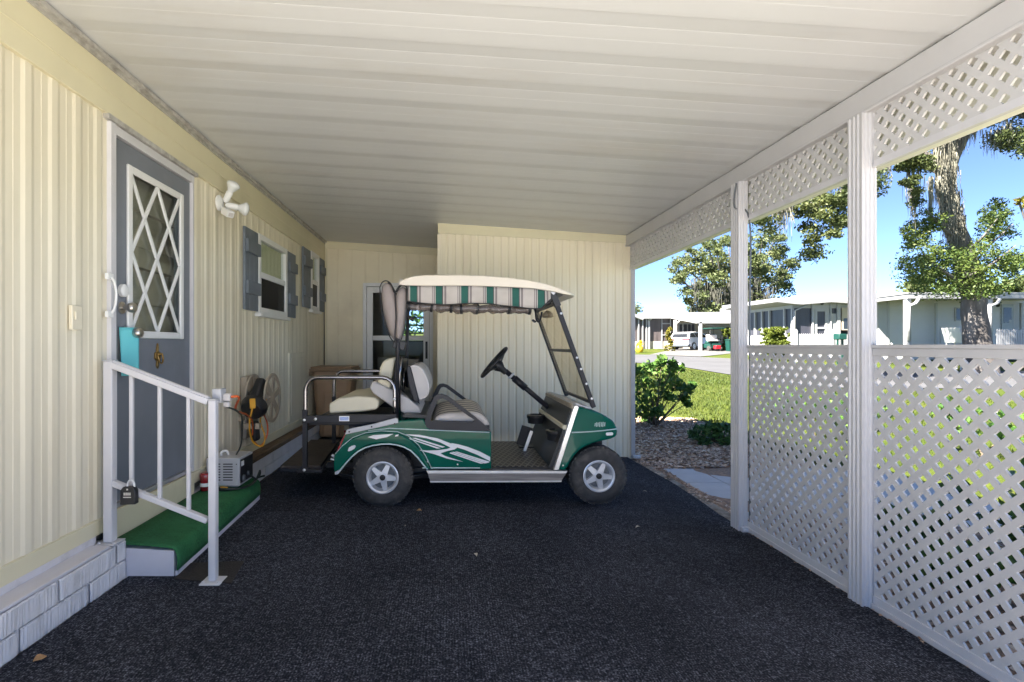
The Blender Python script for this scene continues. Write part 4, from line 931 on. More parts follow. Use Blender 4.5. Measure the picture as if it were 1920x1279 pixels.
mb = MB(); mb.tube([Vector((a, YN - .016, b)) for a, b in q(ARCH)], .006); mb.build('arch_lip', M['paleline'], bd)
mb = MB(); mb.tube([Vector((a, YN - .0155, b)) for a, b in q([(629, 851), (642, 836), (662, 820), (686, 811), (715, 807.5), (745, 809), (766, 817), (785, 834), (798, 854), (810, 879)])], .0032, 6); mb.build('pinstripe', M['paleline'], bd)
mb = MB(); mb.tube([Vector((a, YN + .001, b)) for a, b in q([(690, 808), (730, 803.5), (780, 805.5), (850, 808.5), (918, 811)])], .0045, 6); mb.build('body_line', M['paleline'], bd)
mb = MB()
y0, y1 = YN - .0025, YN + .004; k_ = 0
for poly in ([(757, 814.5), (786, 815.5), (820, 822), (846, 832), (858, 838.5), (848, 842), (843, 838.5), (826, 830), (800, 822), (770, 817)],
             [(781, 843), (800, 845), (820, 844.5), (838, 842), (850, 838), (858, 839), (852, 843), (840, 845.5), (826, 850), (834, 855), (868, 866), (838, 860), (815, 852), (800, 848)],
             [(850, 837), (870, 843), (895, 853), (919, 865), (919, 857), (900, 847), (878, 838.5), (860, 833.5), (846, 831)],
             [(770, 822.5), (826, 840.5), (820, 841.5), (764, 822)], [(779, 821), (834, 838), (829, 839.5), (773, 821.6)],
             [(845, 848.5), (907, 869), (901, 869.5), (843, 850)], [(851, 847.5), (914, 868), (909, 869), (846, 848)], [(857, 847), (918, 866), (915, 868), (853, 847.3)],
             [(690, 819), (700, 815.5), (738, 813), (726, 819), (706, 823)], [(742, 815), (748, 813.5), (747, 817), (741, 818)]):
    k_ = k_ + 1; mb.prism(q(poly), y0 - (.0165 if poly[0][0] < 750 else 0) - k_ * .0005, y1 + k_ * .0002)
mb.build('swoosh_decal', M['decal'], bd)
mb = MB(); mb.prism(q([(792, 876.5), (900, 877), (900, 878.5), (792, 878.5)]), y0, y1); mb.build('sill_line', M['paleline'], bd)
for u, v in ((801, 866), (858, 871)):
    mb = MB(); a, b = q1(u, v); mb.lathe([(.006, 0), (.005, .004)], (a, YN - .001, b), (0, -1, 0), 10); mb.build('rivet', M['alu'], bd)
mb = MB(); mb.prism(q([(652.5, 844), (655, 838.5), (660, 835.5), (666, 834), (668, 836.5), (665, 841), (659, 844.5), (654, 846)]), YN - .0215, YN); mb.build('side_badge', M['decal'], bd, bevel=.003)
mb = MB(); mb.prism(q([(647, 815), (650, 806), (660, 803), (700, 795), (742, 783.5), (746, 785), (747, 793), (700, 803.5), (660, 812)]), YN - .010, YN + .014); tp = mb.build('trim_plate', M['greybox'], bd, bevel=.003)
for u, v in ((655, 811.5), (697, 802), (740, 796.5)):
    mb = MB(); a, b = q1(u, v - 2); mb.lathe([(.007, 0), (.006, .006)], (a, YN - .0085, b), (0, -1, 0), 10); mb.build('bolt', M['black'], tp)
mb = MB(); mb.prism(q([(630.5, 848), (640, 825), (646.5, 812.5), (648, 815), (642, 829), (634, 849)]), YN - .004, YN + .05); mb.build('tail_light', M['red'], gc, bevel=.004)
mb = MB(); mb.prism(q([(629, 884), (639, 879), (640, 882), (635, 888), (629, 889)]), YN - .03, YN + .10); mb.tube([V3(622, 853, 4.12), V3(629, 857, 4.12)], .012); mb.tube([V3(620, 861, 4.12), V3(628, 862, 4.12)], .009); mb.build('bumper_bracket', M['alloy'], gc, bevel=.004)
# black underbody
mb = MB(); mb.box(-.78, .22, 4.34, 4.98, .24, .56); mb.box(-.72, .98, 4.30, 4.36, .20, .25); mb.box(-.72, .98, 4.94, 5.0, .20, .25)
mb.tube([(-.51, 4.2, .23), (-.51, 5.1, .23)], .04); mb.tube([(1.155, 4.25, .24), (1.155, 5.1, .24)], .03); mb.box(-.50, .30, 4.16, 5.14, .50, .60)
mb.tube([V3(636, 889, 4.25), V3(665, 893, 4.25), V3(717, 896, 4.25), V3(770, 893, 4.25), V3(815, 887, 4.25)], .014); mb.tube([V3(640, 893, 4.27), V3(717, 901, 4.27), V3(815, 892, 4.27)], .012)
mb.box(.95, 1.24, 4.32, 4.98, .30, .62); mb.build('chassis', M['black'], gc)
# rocker panels
def rocker(yo, yi):
    mb = MB(); mb.prism(q([(799, 882), (1064, 883), (1061, 888), (802, 888)]), yo, yi); rk = mb.build('rocker_trim', M['alu'], gc, bevel=.003)
    mb = MB(); mb.prism(q([(802, 888.3), (1061, 888.3), (1052, 902), (807, 903)]), yo + (.006 if yo < yi else -.006), yi); mb.build('rocker_panel', M['rocker'], rk)
    mb = MB(); mb.prism(q([(806, 902), (1053, 901.2), (1052, 903.6), (807, 904.4)]), yo, yi); mb.build('lower_edge', M['alu'], rk)
rocker(YN - .012, YN + .04); rocker(YF + .012, YF - .04)
# floor
fz = q1(0, 879)[1]
mb = MB(); mb.box(q1(921, 0)[0], q1(1040, 0)[0], YN + .012, YF - .012, fz - .035, fz); mb.build('floor', M['black'], gc, bevel=.005)
mb = MB(); mb.box(q1(924, 0)[0], q1(1034, 0)[0], YN + .05, YF - .03, fz, fz + .008); mb.build('floor_mat', M['floormat'], gc, bevel=.002)
mb = MB(); t0x = q1(1037, 0)[0]
mb.prism([(t0x, fz), (t0x + .02, fz - .02), (t0x + .17, fz + .20), (t0x + .19, .66), (t0x + .16, .66), (t0x + .14, fz + .20)], YN + .03, YF - .03); mb.build('toe_board', M['footplate'], gc)
# front cowl
FA = [(1060, 883), (1066, 876), (1071, 866), (1078, 855), (1088, 845), (1100, 837.5), (1114, 832), (1128, 829)]
front = q([(1043, 881)] + FA + [(1150, 825), (1161, 821), (1163, 812), (1162, 806), (1157, 793), (1148, 787), (1131, 777), (1112, 769), (1098, 766), (1083, 762)])
mb = MB(); mb.prism(front, YN, YF)
for v in mb.bm.verts:
    t = max(0, (v.co.x - 1.02) / .30); up = max(0, (v.co.z - .60) / .20)
    k = 1 - .10 * t * t - .10 * up * min(1, t * 2); v.co.y = YC + (v.co.y - YC) * k
fc = mb.build('front_cowl', M['green'], gc, bevel=.022, seg=4, bang=26)
mb = MB(); 
def cowl_y(u, v, k=0): 
    a, b = q1(u, v); t = max(0, (a - 1.02) / .30); up = max(0, (b - .60) / .20); s = 1 - .10 * t * t - .10 * up * min(1, t * 2); return YC + (YN - YC) * s - k
mb.tube([Vector((*([q1(u, v)[0]]), cowl_y(u, v, .001), q1(u, v)[1])) for u, v in ((1072, 811.2), (1090, 810.6), (1110, 809.6), (1130, 808.4), (1148, 807.2), (1160, 806.3))], .005, 6); mb.build('belt_line', M['paleline'], fc)
mb = MB(); a = cowl_y(1146, 815, .004); mb.prism(q([(1138, 815.5), (1140, 812.6), (1151, 812), (1153, 815), (1151, 818), (1140, 818.6)]), a, a + .02); mb.build('side_marker', M['decal'], fc, bevel=.004)
mb = MB(); a = cowl_y(1050, 873, .001); mb.lathe([(.007, 0), (.005, .004)], (q1(1056, 873)[0], YN - .001, q1(1056, 873)[1]), (0, -1, 0), 10); mb.build('rivet', M['alu'], fc)
mb = MB(); x_ = q1(1162, 0)[0]; mb.box(x_ - .012, x_ + .012, YC - .48, YC + .48, q1(0, 821)[1], q1(0, 806)[1]); mb.build('front_bumper', M['black'], fc, bevel=.01)
for s in (-1, 1):
    mb = MB(); mb.lathe([(.055, 0), (.05, .012), (.01, .02)], (q1(1156, 0)[0], YC + s * .33, q1(0, 800)[1]), (1, 0, .25), 20); mb.build('headlight', M['lampglass'], fc, smooth=40)
def pillar(y0, y1):
    mb = MB(); mb.prism(q([(1038, 881.5), (1047, 881.5), (1085, 763), (1080, 760), (1076, 762)]), y0, y1); mb.build('cowl_trim', M['alu'], gc, bevel=.003)
pillar(YN - .012, YN + .03); pillar(YF + .012, YF - .03)
mb = MB(); mb.prism(q([(1030, 880), (1039, 880.5), (1079, 765), (1074, 765)]), YN + .035, YF - .035); mb.build('dark_cavity_sheet', M['black'], gc)  # black sheet over the cowl, painted in for the darkness of the cavity
# dash: cream bars across, dark cavity between
def cross(p, w, h, m, name, bev=.006):
    a, b = q1(*p); mb = MB(); mb.box(a - w / 2, a + w / 2, YN + .03, YF - .03, b - h / 2, b + h / 2); return mb.build(name, m, gc, bevel=bev)
cross((1078, 764), .045, .03, M['tan'], 'dash_rail'); cross((1062, 803), .04, .035, M['creamvinyl'], 'dash_rail')
mb = MB(); mb.box(1.02, 1.05, YN + .035, YF - .035, .58, .76); mb.box(.985, 1.02, YN + .04, YN + .34, .60, .735); mb.box(.97, 1.02, YF - .50, YF - .36, .60, .735); mb.build('dash_box', M['black'], gc, bevel=.006)
mb = MB(); mb.prism(q([(1076, 763), (1112, 770), (1114, 766), (1080, 757)]), YN + .06, YF - .06); mb.prism(q([(1079, 759), (1098, 765), (1097, 762), (1081, 756)]), YN + .02, YN + .06); mb.build('dash_top', M['greybox'], gc, bevel=.003)
for u, v, y in ((1043, 815, 4.30), (1005, 785, 4.92)):
    a, b = XZ([(u, v)], y)[0]; mb = MB(); mb.lathe([(.05, -.045), (.075, -.04), (.078, .0), (.085, .012), (.085, .035), (.06, .04), (.058, .0), (.01, -.02)], (a, y, b), (0, 0, 1), 24); mb.box(a, a + .14, y - .03, y + .03, b - .01, b + .025); mb.build('cup_holder', M['black'], gc, smooth=40)
# steering
ys = 4.93
hub, rimc, base = V3(939, 688, ys), V3(926.5, 679.5, ys), V3(1042, 776, ys)
ax = (base - hub).normalized()
mb = MB(); u_ = Vector((0, 1, 0)); w_ = ax.cross(u_).normalized()
mb.tube([rimc + (u_ * math.cos(2 * PI * i / 36) + w_ * math.sin(2 * PI * i / 36)) * .172 for i in range(36)], .015, 8, closed=True); sw = mb.build('steering_wheel', M['black'], gc)
mb = MB()
for a in (0, 120, 240): 
    d = u_ * math.cos(R(a + 90)) + w_ * math.sin(R(a + 90)); mb.bar(rimc + d * .168, rimc + ax * .05 + d * .03, .03, .014, up=ax)
mb.lathe([(.05, .0), (.055, .03), (.03, .075), (.027, .12)], rimc + ax * .025, ax, 20); mb.build('hub', M['black'], sw, smooth=40)
mb = MB(); mb.tube([hub + ax * .06, base + ax * .06], .024, 14); mb.tube([hub + ax * .16, hub + ax * .30], .033, 14); mb.build('steering_column', M['blackmetal'], gc)
mb = MB(); mb.tube([hub + ax * .115, hub + ax * .135], .034, 14); mb.build('collar', M['alloy'], gc)
mb = MB(); mb.bar(V3(997, 808, 4.72), V3(983, 847, 4.72), .028, .014, up=(0, 1, 0)); pd = mb.build('brake_pedal', M['alu'], gc, bevel=.003)
mb = MB(); mb.box(.64, .78, 4.85, 5.0, fz, fz + .02); mb.bar(V3(989, 800, 4.76), V3(978, 835, 4.78), .10, .02, up=(0, 1, 0)); mb.bar(V3(996, 806, 4.80), V3(990, 812, 4.80), .12, .05); mb.build('pedal_pad', M['black'], pd, bevel=.004)
# windscreen
yA, yB = 4.15, 5.10
T0, B0 = V3(1037, 552, yA), V3(1113, 764, yA)
T1, B1 = Vector((T0.x, yB, T0.z)), Vector((B0.x, yB, B0.z))
mb = MB(); 
for a, b in ((T0, B0), (T1, B1)): mb.bar(a, b, .036, .030, up=(0, 1, 0))
for a, b in ((T0 + (B0 - T0) * .08, T1 + (B1 - T1) * .08), (T0 + (B0 - T0) * .50, T1 + (B1 - T1) * .50), (T0 + (B0 - T0) * .955, T1 + (B1 - T1) * .955)): mb.bar(a, b, .026, .022, up=(1, 0, 0))
ws = mb.build('windscreen_frame', M['blackmetal'], gc, bevel=.004)
mb = MB(); d = (B0 - T0)
for s0, s1 in ((.10, .49), (.51, .945)):
    a, b = T0 + d * s0, T0 + d * s1; e = Vector((-.012, 0, 0)); mb.face([a + e + Vector((0, .018, 0)), b + e + Vector((0, .018, 0)), Vector((b.x, yB - .018, b.z)) + e, Vector((a.x, yB - .018, a.z)) + e])
mb.build('windscreen', M['smoke'], ws, fix=False)
for s in (.17, .56, .66, .79, .92):
    p = T0 + d * s + Vector((.006, -.016, 0)); mb = MB(); mb.lathe([(.010, -.004), (.008, .006)], p, (0, -1, 0), 10); mb.build('clip', M['alloy'], ws)
mb = MB(); mb.tube(smoothpath([V3(1004, 582, 4.35), V3(1006, 600, 4.3), V3(1012, 602, 4.28), V3(1016, 585, 4.25)]), .008); mb.bar(V3(998, 600, 4.35), V3(1004, 604, 4.35), .06, .012); mb.build('mirror_bracket', M['blackmetal'], gc)
mb = MB(); mb.lathe([(.05, 0), (.045, .02), (.02, .05)], V3(1027, 594, 4.6), (0, .2, 1), 16); mb.build('horn', M['tan'], gc, smooth=40)
# canopy
can = q([(748, 531), (752, 527), (762, 522), (776, 518), (800, 516), (860, 516), (905, 517), (950, 520.5), (990, 525.5), (1025, 532), (1058, 541), (1080, 547.5), (1088.5, 551), (1086, 554), (1064, 551), (1042, 546.5), (1000, 541), (940, 537.5), (880, 536), (800, 536), (760, 535.5), (749, 534)])
mb = MB(); ns = 14
X0, X1 = can[0][0], can[12][0]
loops = []
for i in range(ns + 1):
    t = i / ns; y = YN - .005 + (YF - YN + .01) * t; s = abs(2 * t - 1)
    crown = .045 * (1 - s ** 2.5); pull = .05 * max(0, (s - .6) / .4) ** 2
    L_ = []
    for j, (a, b) in enumerate(can):
        f = (a - X0) / (X1 - X0); x = a - pull * max(0, (f - .8) / .2) * 1.3; 
        L_.append(mb.bm.verts.new((x, y, b + (crown if j <= 13 or j == 21 else .2 * crown) * (1 - max(0, f) ** 3))))
    loops.append(L_)
n = len(can)
for A, B in zip(loops, loops[1:]):
    for j in range(n):
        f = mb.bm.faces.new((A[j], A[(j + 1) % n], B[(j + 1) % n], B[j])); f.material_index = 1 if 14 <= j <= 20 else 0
mb.bm.faces.new(loops[0]); mb.bm.faces.new(loops[-1][::-1])
cn = mb.build('canopy', [M['canopy'], M['canopyunder']], gc, bevel=.012, seg=3, bang=50)
def val(y, name):
    mb = MB(); us = [i / 60 for i in range(61)]
    x0, x1 = q1(764, 0)[0], q1(1034, 0)[0]
    def fn(u, v):
        x = x0 + (x1 - x0) * u; zt = q1(0, 536 + 10 * max(0, u - .45) * 1.3)[1] + .004; ln = (.118 + .024 * min(1, u * 3) + .01 * math.sin(u * 9)) * (1 - .5 * max(0, u - .93) / .07)
        return Vector((x, y + .012 * v * math.sin(u * 31) + .008 * math.sin(u * 13), zt - ln * v))
    mb.grid(fn, us, [i / 5 for i in range(6)], smooth=True); o = mb.build(name, M['valance'], gc, smooth=True)
    md = o.modifiers.new('t', 'SOLIDIFY'); md.thickness = .003
    mb = MB(); mb.tube([fn(u, 1) for u in us], .0055, 6); mb.build('binding', M['black'], o)
    return o
val(YN + .025, 'valance')
# rolled clear side curtain
mb = MB(); us = [i / 70 for i in range(71)]
def roll(u): 
    x = q1(757 + 240 * u, 0, 4.15)[0]; z = H - (575 + 7 * min(1, u * 2) - 3 * math.sin(u * 3) - V0) * 4.15 / F + .004 * math.sin(u * 40); return Vector((x, 4.16 + .006 * math.sin(u * 23), z))
pts = [roll(u) for u in us]; mb.tube(pts, [.036 + .006 * math.sin(u * 47) + .004 * math.sin(u * 91 + 1) - .012 * abs(u - .5) for u in us], 10); ro = mb.build('rolled_curtain', M['vinylclear'], gc)
mb = MB(); mb.tube(pts, [.024 + .005 * math.sin(u * 61) for u in us], 7); mb.build('inner_roll', M['taupe'], ro)
for u in (.04, .22, .375, .45, .57, .82, .985):
    mb = MB(); p = roll(u); t = (roll(min(1, u + .01)) - roll(max(0, u - .01))).normalized(); mb.tube([p - t * .010, p + t * .010], .042, 12)
    mb.build('strap', M['black'], ro)
mb = MB(); mb.tube(smoothpath([V3(1034, 556, 4.13), V3(1028, 568, 4.14), V3(1005, 572, 4.15), V3(995, 576, 4.16)]), .018); mb.bar(V3(1034, 545, 4.13), V3(1046, 575, 4.13), .05, .04, up=(0, 1, 0)); mb.build('corner_wrap', M['black'], gc, bevel=.008)
mb = MB(); mb.bar(V3(1033, 545, 4.12), V3(1040, 551, 4.12), .03, .03); mb.build('corner_clamp', M['alloy'], gc, bevel=.004)
# bunched rear curtain
def blob(outline, y0, y1, name, m, pipe=True, parent=gc, bulge=.05):
    pts = XZ(outline, y0 + .02); n = len(pts); cx = sum(p[0] for p in pts) / n; cz = sum(p[1] for p in pts) / n
    mb = MB(); rings = []
    for t, s in ((0, .35), (.08, .72), (.25, .95), (.5, 1.0), (.75, .95), (.92, .72), (1, .35)):
        y = y0 - bulge + (y1 - y0 + 2 * bulge) * t; rings.append([mb.bm.verts.new((cx + (a - cx) * s, y, cz + (b - cz) * s)) for a, b in pts])
    for A, B in zip(rings, rings[1:]):
        for i in range(n): mb.bm.faces.new((A[i], A[(i + 1) % n], B[(i + 1) % n], B[i]))
    mb.bm.faces.new(rings[0]); mb.bm.faces.new(rings[-1]); o = mb.build(name, m, parent, sub=2)
    if pipe:
        mb = MB(); mb.tube(smoothpath([Vector((a, y0 - .01, b)) for a, b in pts] + [Vector((pts[0][0], y0 - .01, pts[0][1]))], 5), .0045, 7); mb.build('piping', M['black'], o)
    return o
blob([(713, 540), (717, 531), (724, 527.5), (732, 531), (738, 541), (743, 551), (750, 575), (750, 610), (748, 635), (742, 642), (733, 634), (724, 612), (716, 580)], 4.16, 4.30, 'rear_curtain', M['taupe'])
blob([(741, 552), (746, 541), (753, 536), (760, 537), (764, 545), (763, 580), (758, 620), (751, 640), (744, 642), (741, 632), (743, 600), (742, 570)], 4.13, 4.26, 'rear_curtain', M['taupe'], bulge=.03)
mb = MB(); mb.tube(smoothpath([V3(728, 530, 4.2), V3(740, 548, 4.16), V3(750, 536, 4.16), V3(762, 533, 4.16), V3(768, 550, 4.14), V3(785, 560, 4.14), V3(800, 563, 4.14)]), .009); mb.tube(smoothpath([V3(764, 560, 4.15), V3(763, 585, 4.16), V3(768, 595, 4.15), V3(776, 600, 4.15)]), [.008] * 12 + [.012] * 3 + [.016] * 4); mb.build('curtain_strap', M['black'], gc)
mb = MB(); mb.bar(V3(748, 533, 4.6), V3(753, 523, 4.6), .03, .02); mb.build('roof_bracket', M['canopy'], gc)
# rear struts
mb = MB(); mb.tube([V3(752, 545, 4.16), V3(746, 640, 4.16), V3(744, 789, 4.16)], .0155, 10); mb.build('roof_strut', M['blackmetal'], gc)
mb = MB(); mb.tube([V3(766, 545, 5.14), V3(763, 650, 5.14), V3(762, 765, 5.14)], .0165, 10); mb.build('roof_strut', M['blackmetal'], gc)
mb = MB(); mb.tube([V3(752.5, 668, 4.20), V3(749, 700, 4.20), V3(748.5, 789, 4.20)], .012, 10); mb.tube([V3(758, 690, 4.5), V3(756, 738, 4.5)], .012, 8); mb.build('strut_brace', M['chrome'], gc)
mb = MB(); mb.bar(V3(738, 643, 4.19), V3(760, 650, 4.19), .05, .07); mb.build('strut_clamp', M['black'], gc, bevel=.006)
# rear rails, frame and step
def rail(y, tag_):
    mb = MB(); p = [(572, 879), (572, 800), (572, 735)] + [(572 + 22 * (1 - math.cos(R(a))), 735 - 27 * math.sin(R(a))) for a in (18, 36, 54, 72, 90)] + [(640, 708), (700, 708)] + [(716 + 24 * math.sin(R(a)), 708 + 24 * (1 - math.cos(R(a)))) for a in (0, 22, 45, 67, 90)] + [(740, 760), (740, 789)]
    pts = [Vector((a, y, b)) for a, b in q(p, 4.15)]; mb.tube(pts, .0165, 12); r = mb.build('grab_rail', M['chrome'], gc)
    mb = MB(); pa = [Vector((a, y - .002, b)) for a, b in q([(571.6, 882), (571.6, 768)], 4.15)]; mb.bar(pa[0], pa[1], .036, .036, up=(0, 1, 0)); mb.build('lower_post', M['blackmetal'], r, bevel=.004)
    for u, v in ((572, 787), (593, 785), (738, 787), (740, 748), (572, 880)):
        mb = MB(); a, b = q1(u, v, 4.15); mb.lathe([(.012, 0), (.011, .006), (.004, .010)], (a, y - .034, b), (0, -1, 0), 10)
        mb.build('bolt', M['alu'], r, smooth=40)
    mb = MB(); mb.prism(q([(572, 779), (744, 776), (744, 791), (572, 793)], 4.15), y - .032, y + .01); mb.build('side_bar', M['blackmetal'], r, bevel=.004)
    mb = MB(); mb.prism(q([(572, 868), (558, 882), (556, 886), (604, 886), (604, 882), (578, 880)], 4.15), y - .018, y + .018); mb.build('foot_gusset', M['blackmetal'], r, bevel=.003)
    return r
r0 = rail(4.16, 0); rail(5.20, 1)
mb = MB(); a = q([(637, 779.5), (656, 779.5), (656, 789), (637, 789)], 4.15); mb.prism(a, 4.16 - .0335, 4.16 - .031); st_ = mb.build('sticker', M['decal'], r0)
mb = MB(); mb.prism(q([(638.5, 781.2), (654.5, 781.2), (654.5, 787.4), (638.5, 787.4)], 4.15), 4.16 - .0343, 4.16 - .0325); mb.build('sticker_field', mat('pale_blue_print', (.36, .46, .75), .5, var=.3, scale=220), st_)
mb = MB(); mb.box(-1.10, -.42, 4.18, 5.18, .61, .64); mb.box(-.80, -.36, 4.25, 5.1, .55, .61); mb.build('seat_frame', M['blackmetal'], gc, bevel=.006)
mb = MB(); v = [(-1.345, 4.20), (-1.02, 4.20), (-1.10, 5.30), (-1.40, 5.30)]
v = [V3(526, 871, 4.22), V3(601, 877, 4.22), V3(636, 822, 5.38), V3(583, 820, 5.38)]; zt = .285
v = [Vector((p.x, p.y, zt)) for p in v]
mb.face(v); w = [p - Z3 * .022 for p in v]; mb.face(w[::-1])
for i in range(4): mb.face([v[i], v[(i + 1) % 4], w[(i + 1) % 4], w[i]])
mb.build('foot_step', M['footplate'], gc, bevel=.004)
mb = MB(); mb.bar(v[0] - Z3 * .032, v[1] - Z3 * .032, .03, .02); mb.bar(v[1] - Z3 * .03, v[2] - Z3 * .03, .03, .02); mb.box(-1.15, -.6, 4.45, 4.5, .22, .262); mb.box(-1.15, -.6, 4.95, 5.0, .22, .262); mb.build('step_frame', M['blackmetal'], gc)
# seats
def cushion(pts, y0, y1, name, m, bev=.035, seg=4, ref=None, parent=gc):
    mb = MB(); mb.prism(XZ(pts, ref or y0), y0, y1); return mb.build(name, m, parent, bevel=bev, seg=seg, bang=25)
cushion([(617, 776), (617, 757), (634, 747), (668, 743), (700, 745), (708, 750), (711, 757), (706, 768), (680, 772)], 4.24, 5.10, 'rear_seat', M['creamvinyl'])
cushion([(709, 735), (708, 715), (712, 690), (718, 677), (730, 671), (741, 672), (731, 735), (722, 738)], 4.30, 5.06, 'rear_backrest', M['creamvinyl'], .025)
cushion([(724, 738), (734, 735), (742, 676), (749, 674), (751, 680), (741, 734), (732, 740)], 4.29, 5.07, 'backrest_shell', M['blackmetal'], .01)
cushion([(693, 728), (697, 716), (703, 715), (716, 722), (765, 747), (786, 764), (790, 776), (782, 780), (765, 779), (738, 765), (700, 738)], 4.26, 4.98, 'loose_cushion', M['greyvinyl'], .022, 3)
for y0, y1 in ((4.30, 4.67), (4.71, 5.08)):
    b = cushion([(768, 690), (772, 685), (783, 684), (795, 694), (803, 712), (806, 728), (803, 742), (795, 749), (785, 752)], y0, y1, 'front_backrest', M['greyvinyl'], .022, 3, ref=4.30)
    mb = MB(); pp = [Vector((a, y0 - .001, z)) for a, z in XZ([(770, 688), (775, 686), (783, 687), (793, 696), (801, 713), (803.5, 728), (800.5, 741), (793, 747)], 4.30)]; mb.tube(smoothpath(pp, 4), .0055, 6); mb.build('piping', M['piping'], b)
    cushion([(762, 692), (765, 685), (770, 686), (786, 750), (785, 755), (776, 752), (766, 722)], y0 - .008, y1 + .008, 'front_backrest_shell', M['blackmetal'], .008, 2, ref=4.30)
mb = MB()
for y in (4.45, 4.55, 4.85): mb.tube(smoothpath([V3(783, 750, y), V3(787, 764, y), V3(789, 785, y)]), .007)
mb.build('seat_bracket', M['blackmetal'], gc)
cushion([(806, 806), (809, 792), (820, 779), (840, 774.5), (885, 772), (903, 776), (915, 788), (921, 806)], 4.15, 5.14, 'front_seat', M['stripeseat'], .03, ref=4.15)
def restraint(y):
    O = q([(796.5, 790), (801, 774), (808, 757), (814, 745), (820, 740), (828, 739), (838, 742), (855, 754), (875, 769.5), (893, 784), (908, 796.5), (918.5, 806), (915, 808.5), (880, 808), (840, 807), (808, 805.5), (801, 802), (797.5, 797)])
    I = q([(807, 788), (810, 778), (815.5, 764), (820.5, 752), (824, 748), (829, 747), (834.5, 748.5), (848, 758.5), (864, 770), (878, 780), (889, 787), (890, 789), (886, 792), (872, 791.5), (840, 790.5), (814, 789.5), (809, 789.2), (807.2, 788.6)])
    mb = MB(); mb.ringprism(O, I, y, y + .045); mb.build('hip_restraint', M['blackmetal'], gc, bevel=.012, seg=3)
restraint(YN - .006); restraint(YF - .039)
mb = MB(); mb.prism(q([(754, 784), (795, 786), (805, 806), (919, 806), (919, 800), (812, 798), (797, 780), (756, 779)]), YN + .05, YF - .05); mb.build('seat_pod', M['black'], gc)
# wheels
def wheel(x, z, yo, s):
    """s = -1: outer face towards us"""
    r = z; mb = MB(); W = .20
    mb.lathe([(.118, .012), (.128, .0), (.150, -.004), (.190, .004), (r - .014, .022), (r - .003, .045), (r, .075), (r, W - .075), (r - .003, W - .045), (r - .014, W - .022), (.185, W), (.118, W - .01)], (x, yo, z), (0, -s, 0), 56, cap=False)
    nT = 40
    for i in range(nT):
        a = 2 * PI * i / nT
        for h0, h1, off in ((.028, .075, 0), (W - .075, W - .028, .5)):
            aa = a + off * 2 * PI / nT; d = Vector((math.cos(aa), 0, math.sin(aa))); t = Vector((-math.sin(aa), 0, math.cos(aa)))
            c = Vector((x, yo - s * (h0 + h1) / 2, z)) + d * (r - .006); mb.bar(c - t * .011, c + t * .011, abs(h1 - h0), .014, up=d)
    w = mb.build('wheel', M['rubber'], gc, smooth=35)
    mb = MB(); mb.lathe([(.121, .01), (.124, -.001), (.116, -.004), (.104, .003), (.098, .03), (.09, .05), (.088, .10), (.02, .10)], (x, yo, z), (0, -s, 0), 48, cap=False); rm_ = mb.build('rim', M['alloy'], w, smooth=40)
    mb = MB(); mb.lathe([(.10, .045), (.10, .05), (.01, .05)], (x, yo, z), (0, -s, 0), 30); mb.build('brake_drum', M['alloydark'], w)
    mb = MB()
    for i in range(5):
        a = PI / 2 + .2 + 2 * PI * i / 5 + PI; d = Vector((math.cos(a), 0, math.sin(a))); t = Vector((-math.sin(a), 0, math.cos(a))); Y = Vector((0, -s, 0)); c = Vector((x, yo, z))
        v = []
        for hh, ww0, ww1 in ((.010, .026, .015), (.040, .026, .015)):
            h1 = hh + .004; v += [c + d * .015 + t * ww0 + Y * hh, c + d * .015 - t * ww0 + Y * hh, c + d * .102 - t * ww1 + Y * h1, c + d * .102 + t * ww1 + Y * h1]
        for k in ((0, 1, 2, 3), (4, 7, 6, 5), (0, 4, 5, 1), (1, 5, 6, 2), (2, 6, 7, 3), (3, 7, 4, 0)): mb.face([v[i_] for i_ in k])
    mb.lathe([(.034, .03), (.034, .008), (.03, .005), (.024, .005)], (x, yo, z), (0, -s, 0), 24); mb.build('spokes', M['alloy'], w, bevel=.003)
    mb = MB(); mb.lathe([(.022, .012), (.022, .0), (.018, -.003), (.008, -.003), (.007, .001)], (x, yo, z), (0, -s, 0), 20); mb.build('hub_cap', M['black'], w, smooth=40)
xr, xfw = q1(717, 0, 4.05)[0], q1(1123, 0, 4.12)[0]
wheel(xr, .231, 4.05, -1); wheel(xr, .231, 5.25, 1); wheel(xfw, .226, 4.115, -1); wheel(xfw, .226, 5.19, 1)
# faint lettering on the bonnet side is too worn to read: raised pale strokes as in the photo
mb = MB()
for i, (u, h) in enumerate(((1117, 6), (1120, 8), (1123, 7), (1126.5, 9), (1130, 8), (1133, 9), (1136.5, 7))):
    y = cowl_y(u, 797, .0015); p = [(u - 1, 797 + h / 2), (u + .2, 797 + h / 2), (u + .9, 797 - h / 2), (u - .1, 797 - h / 2)]; mb.prism(q(p), y, y + .01)
mb.build('worn_lettering', M['paleline'], fc)
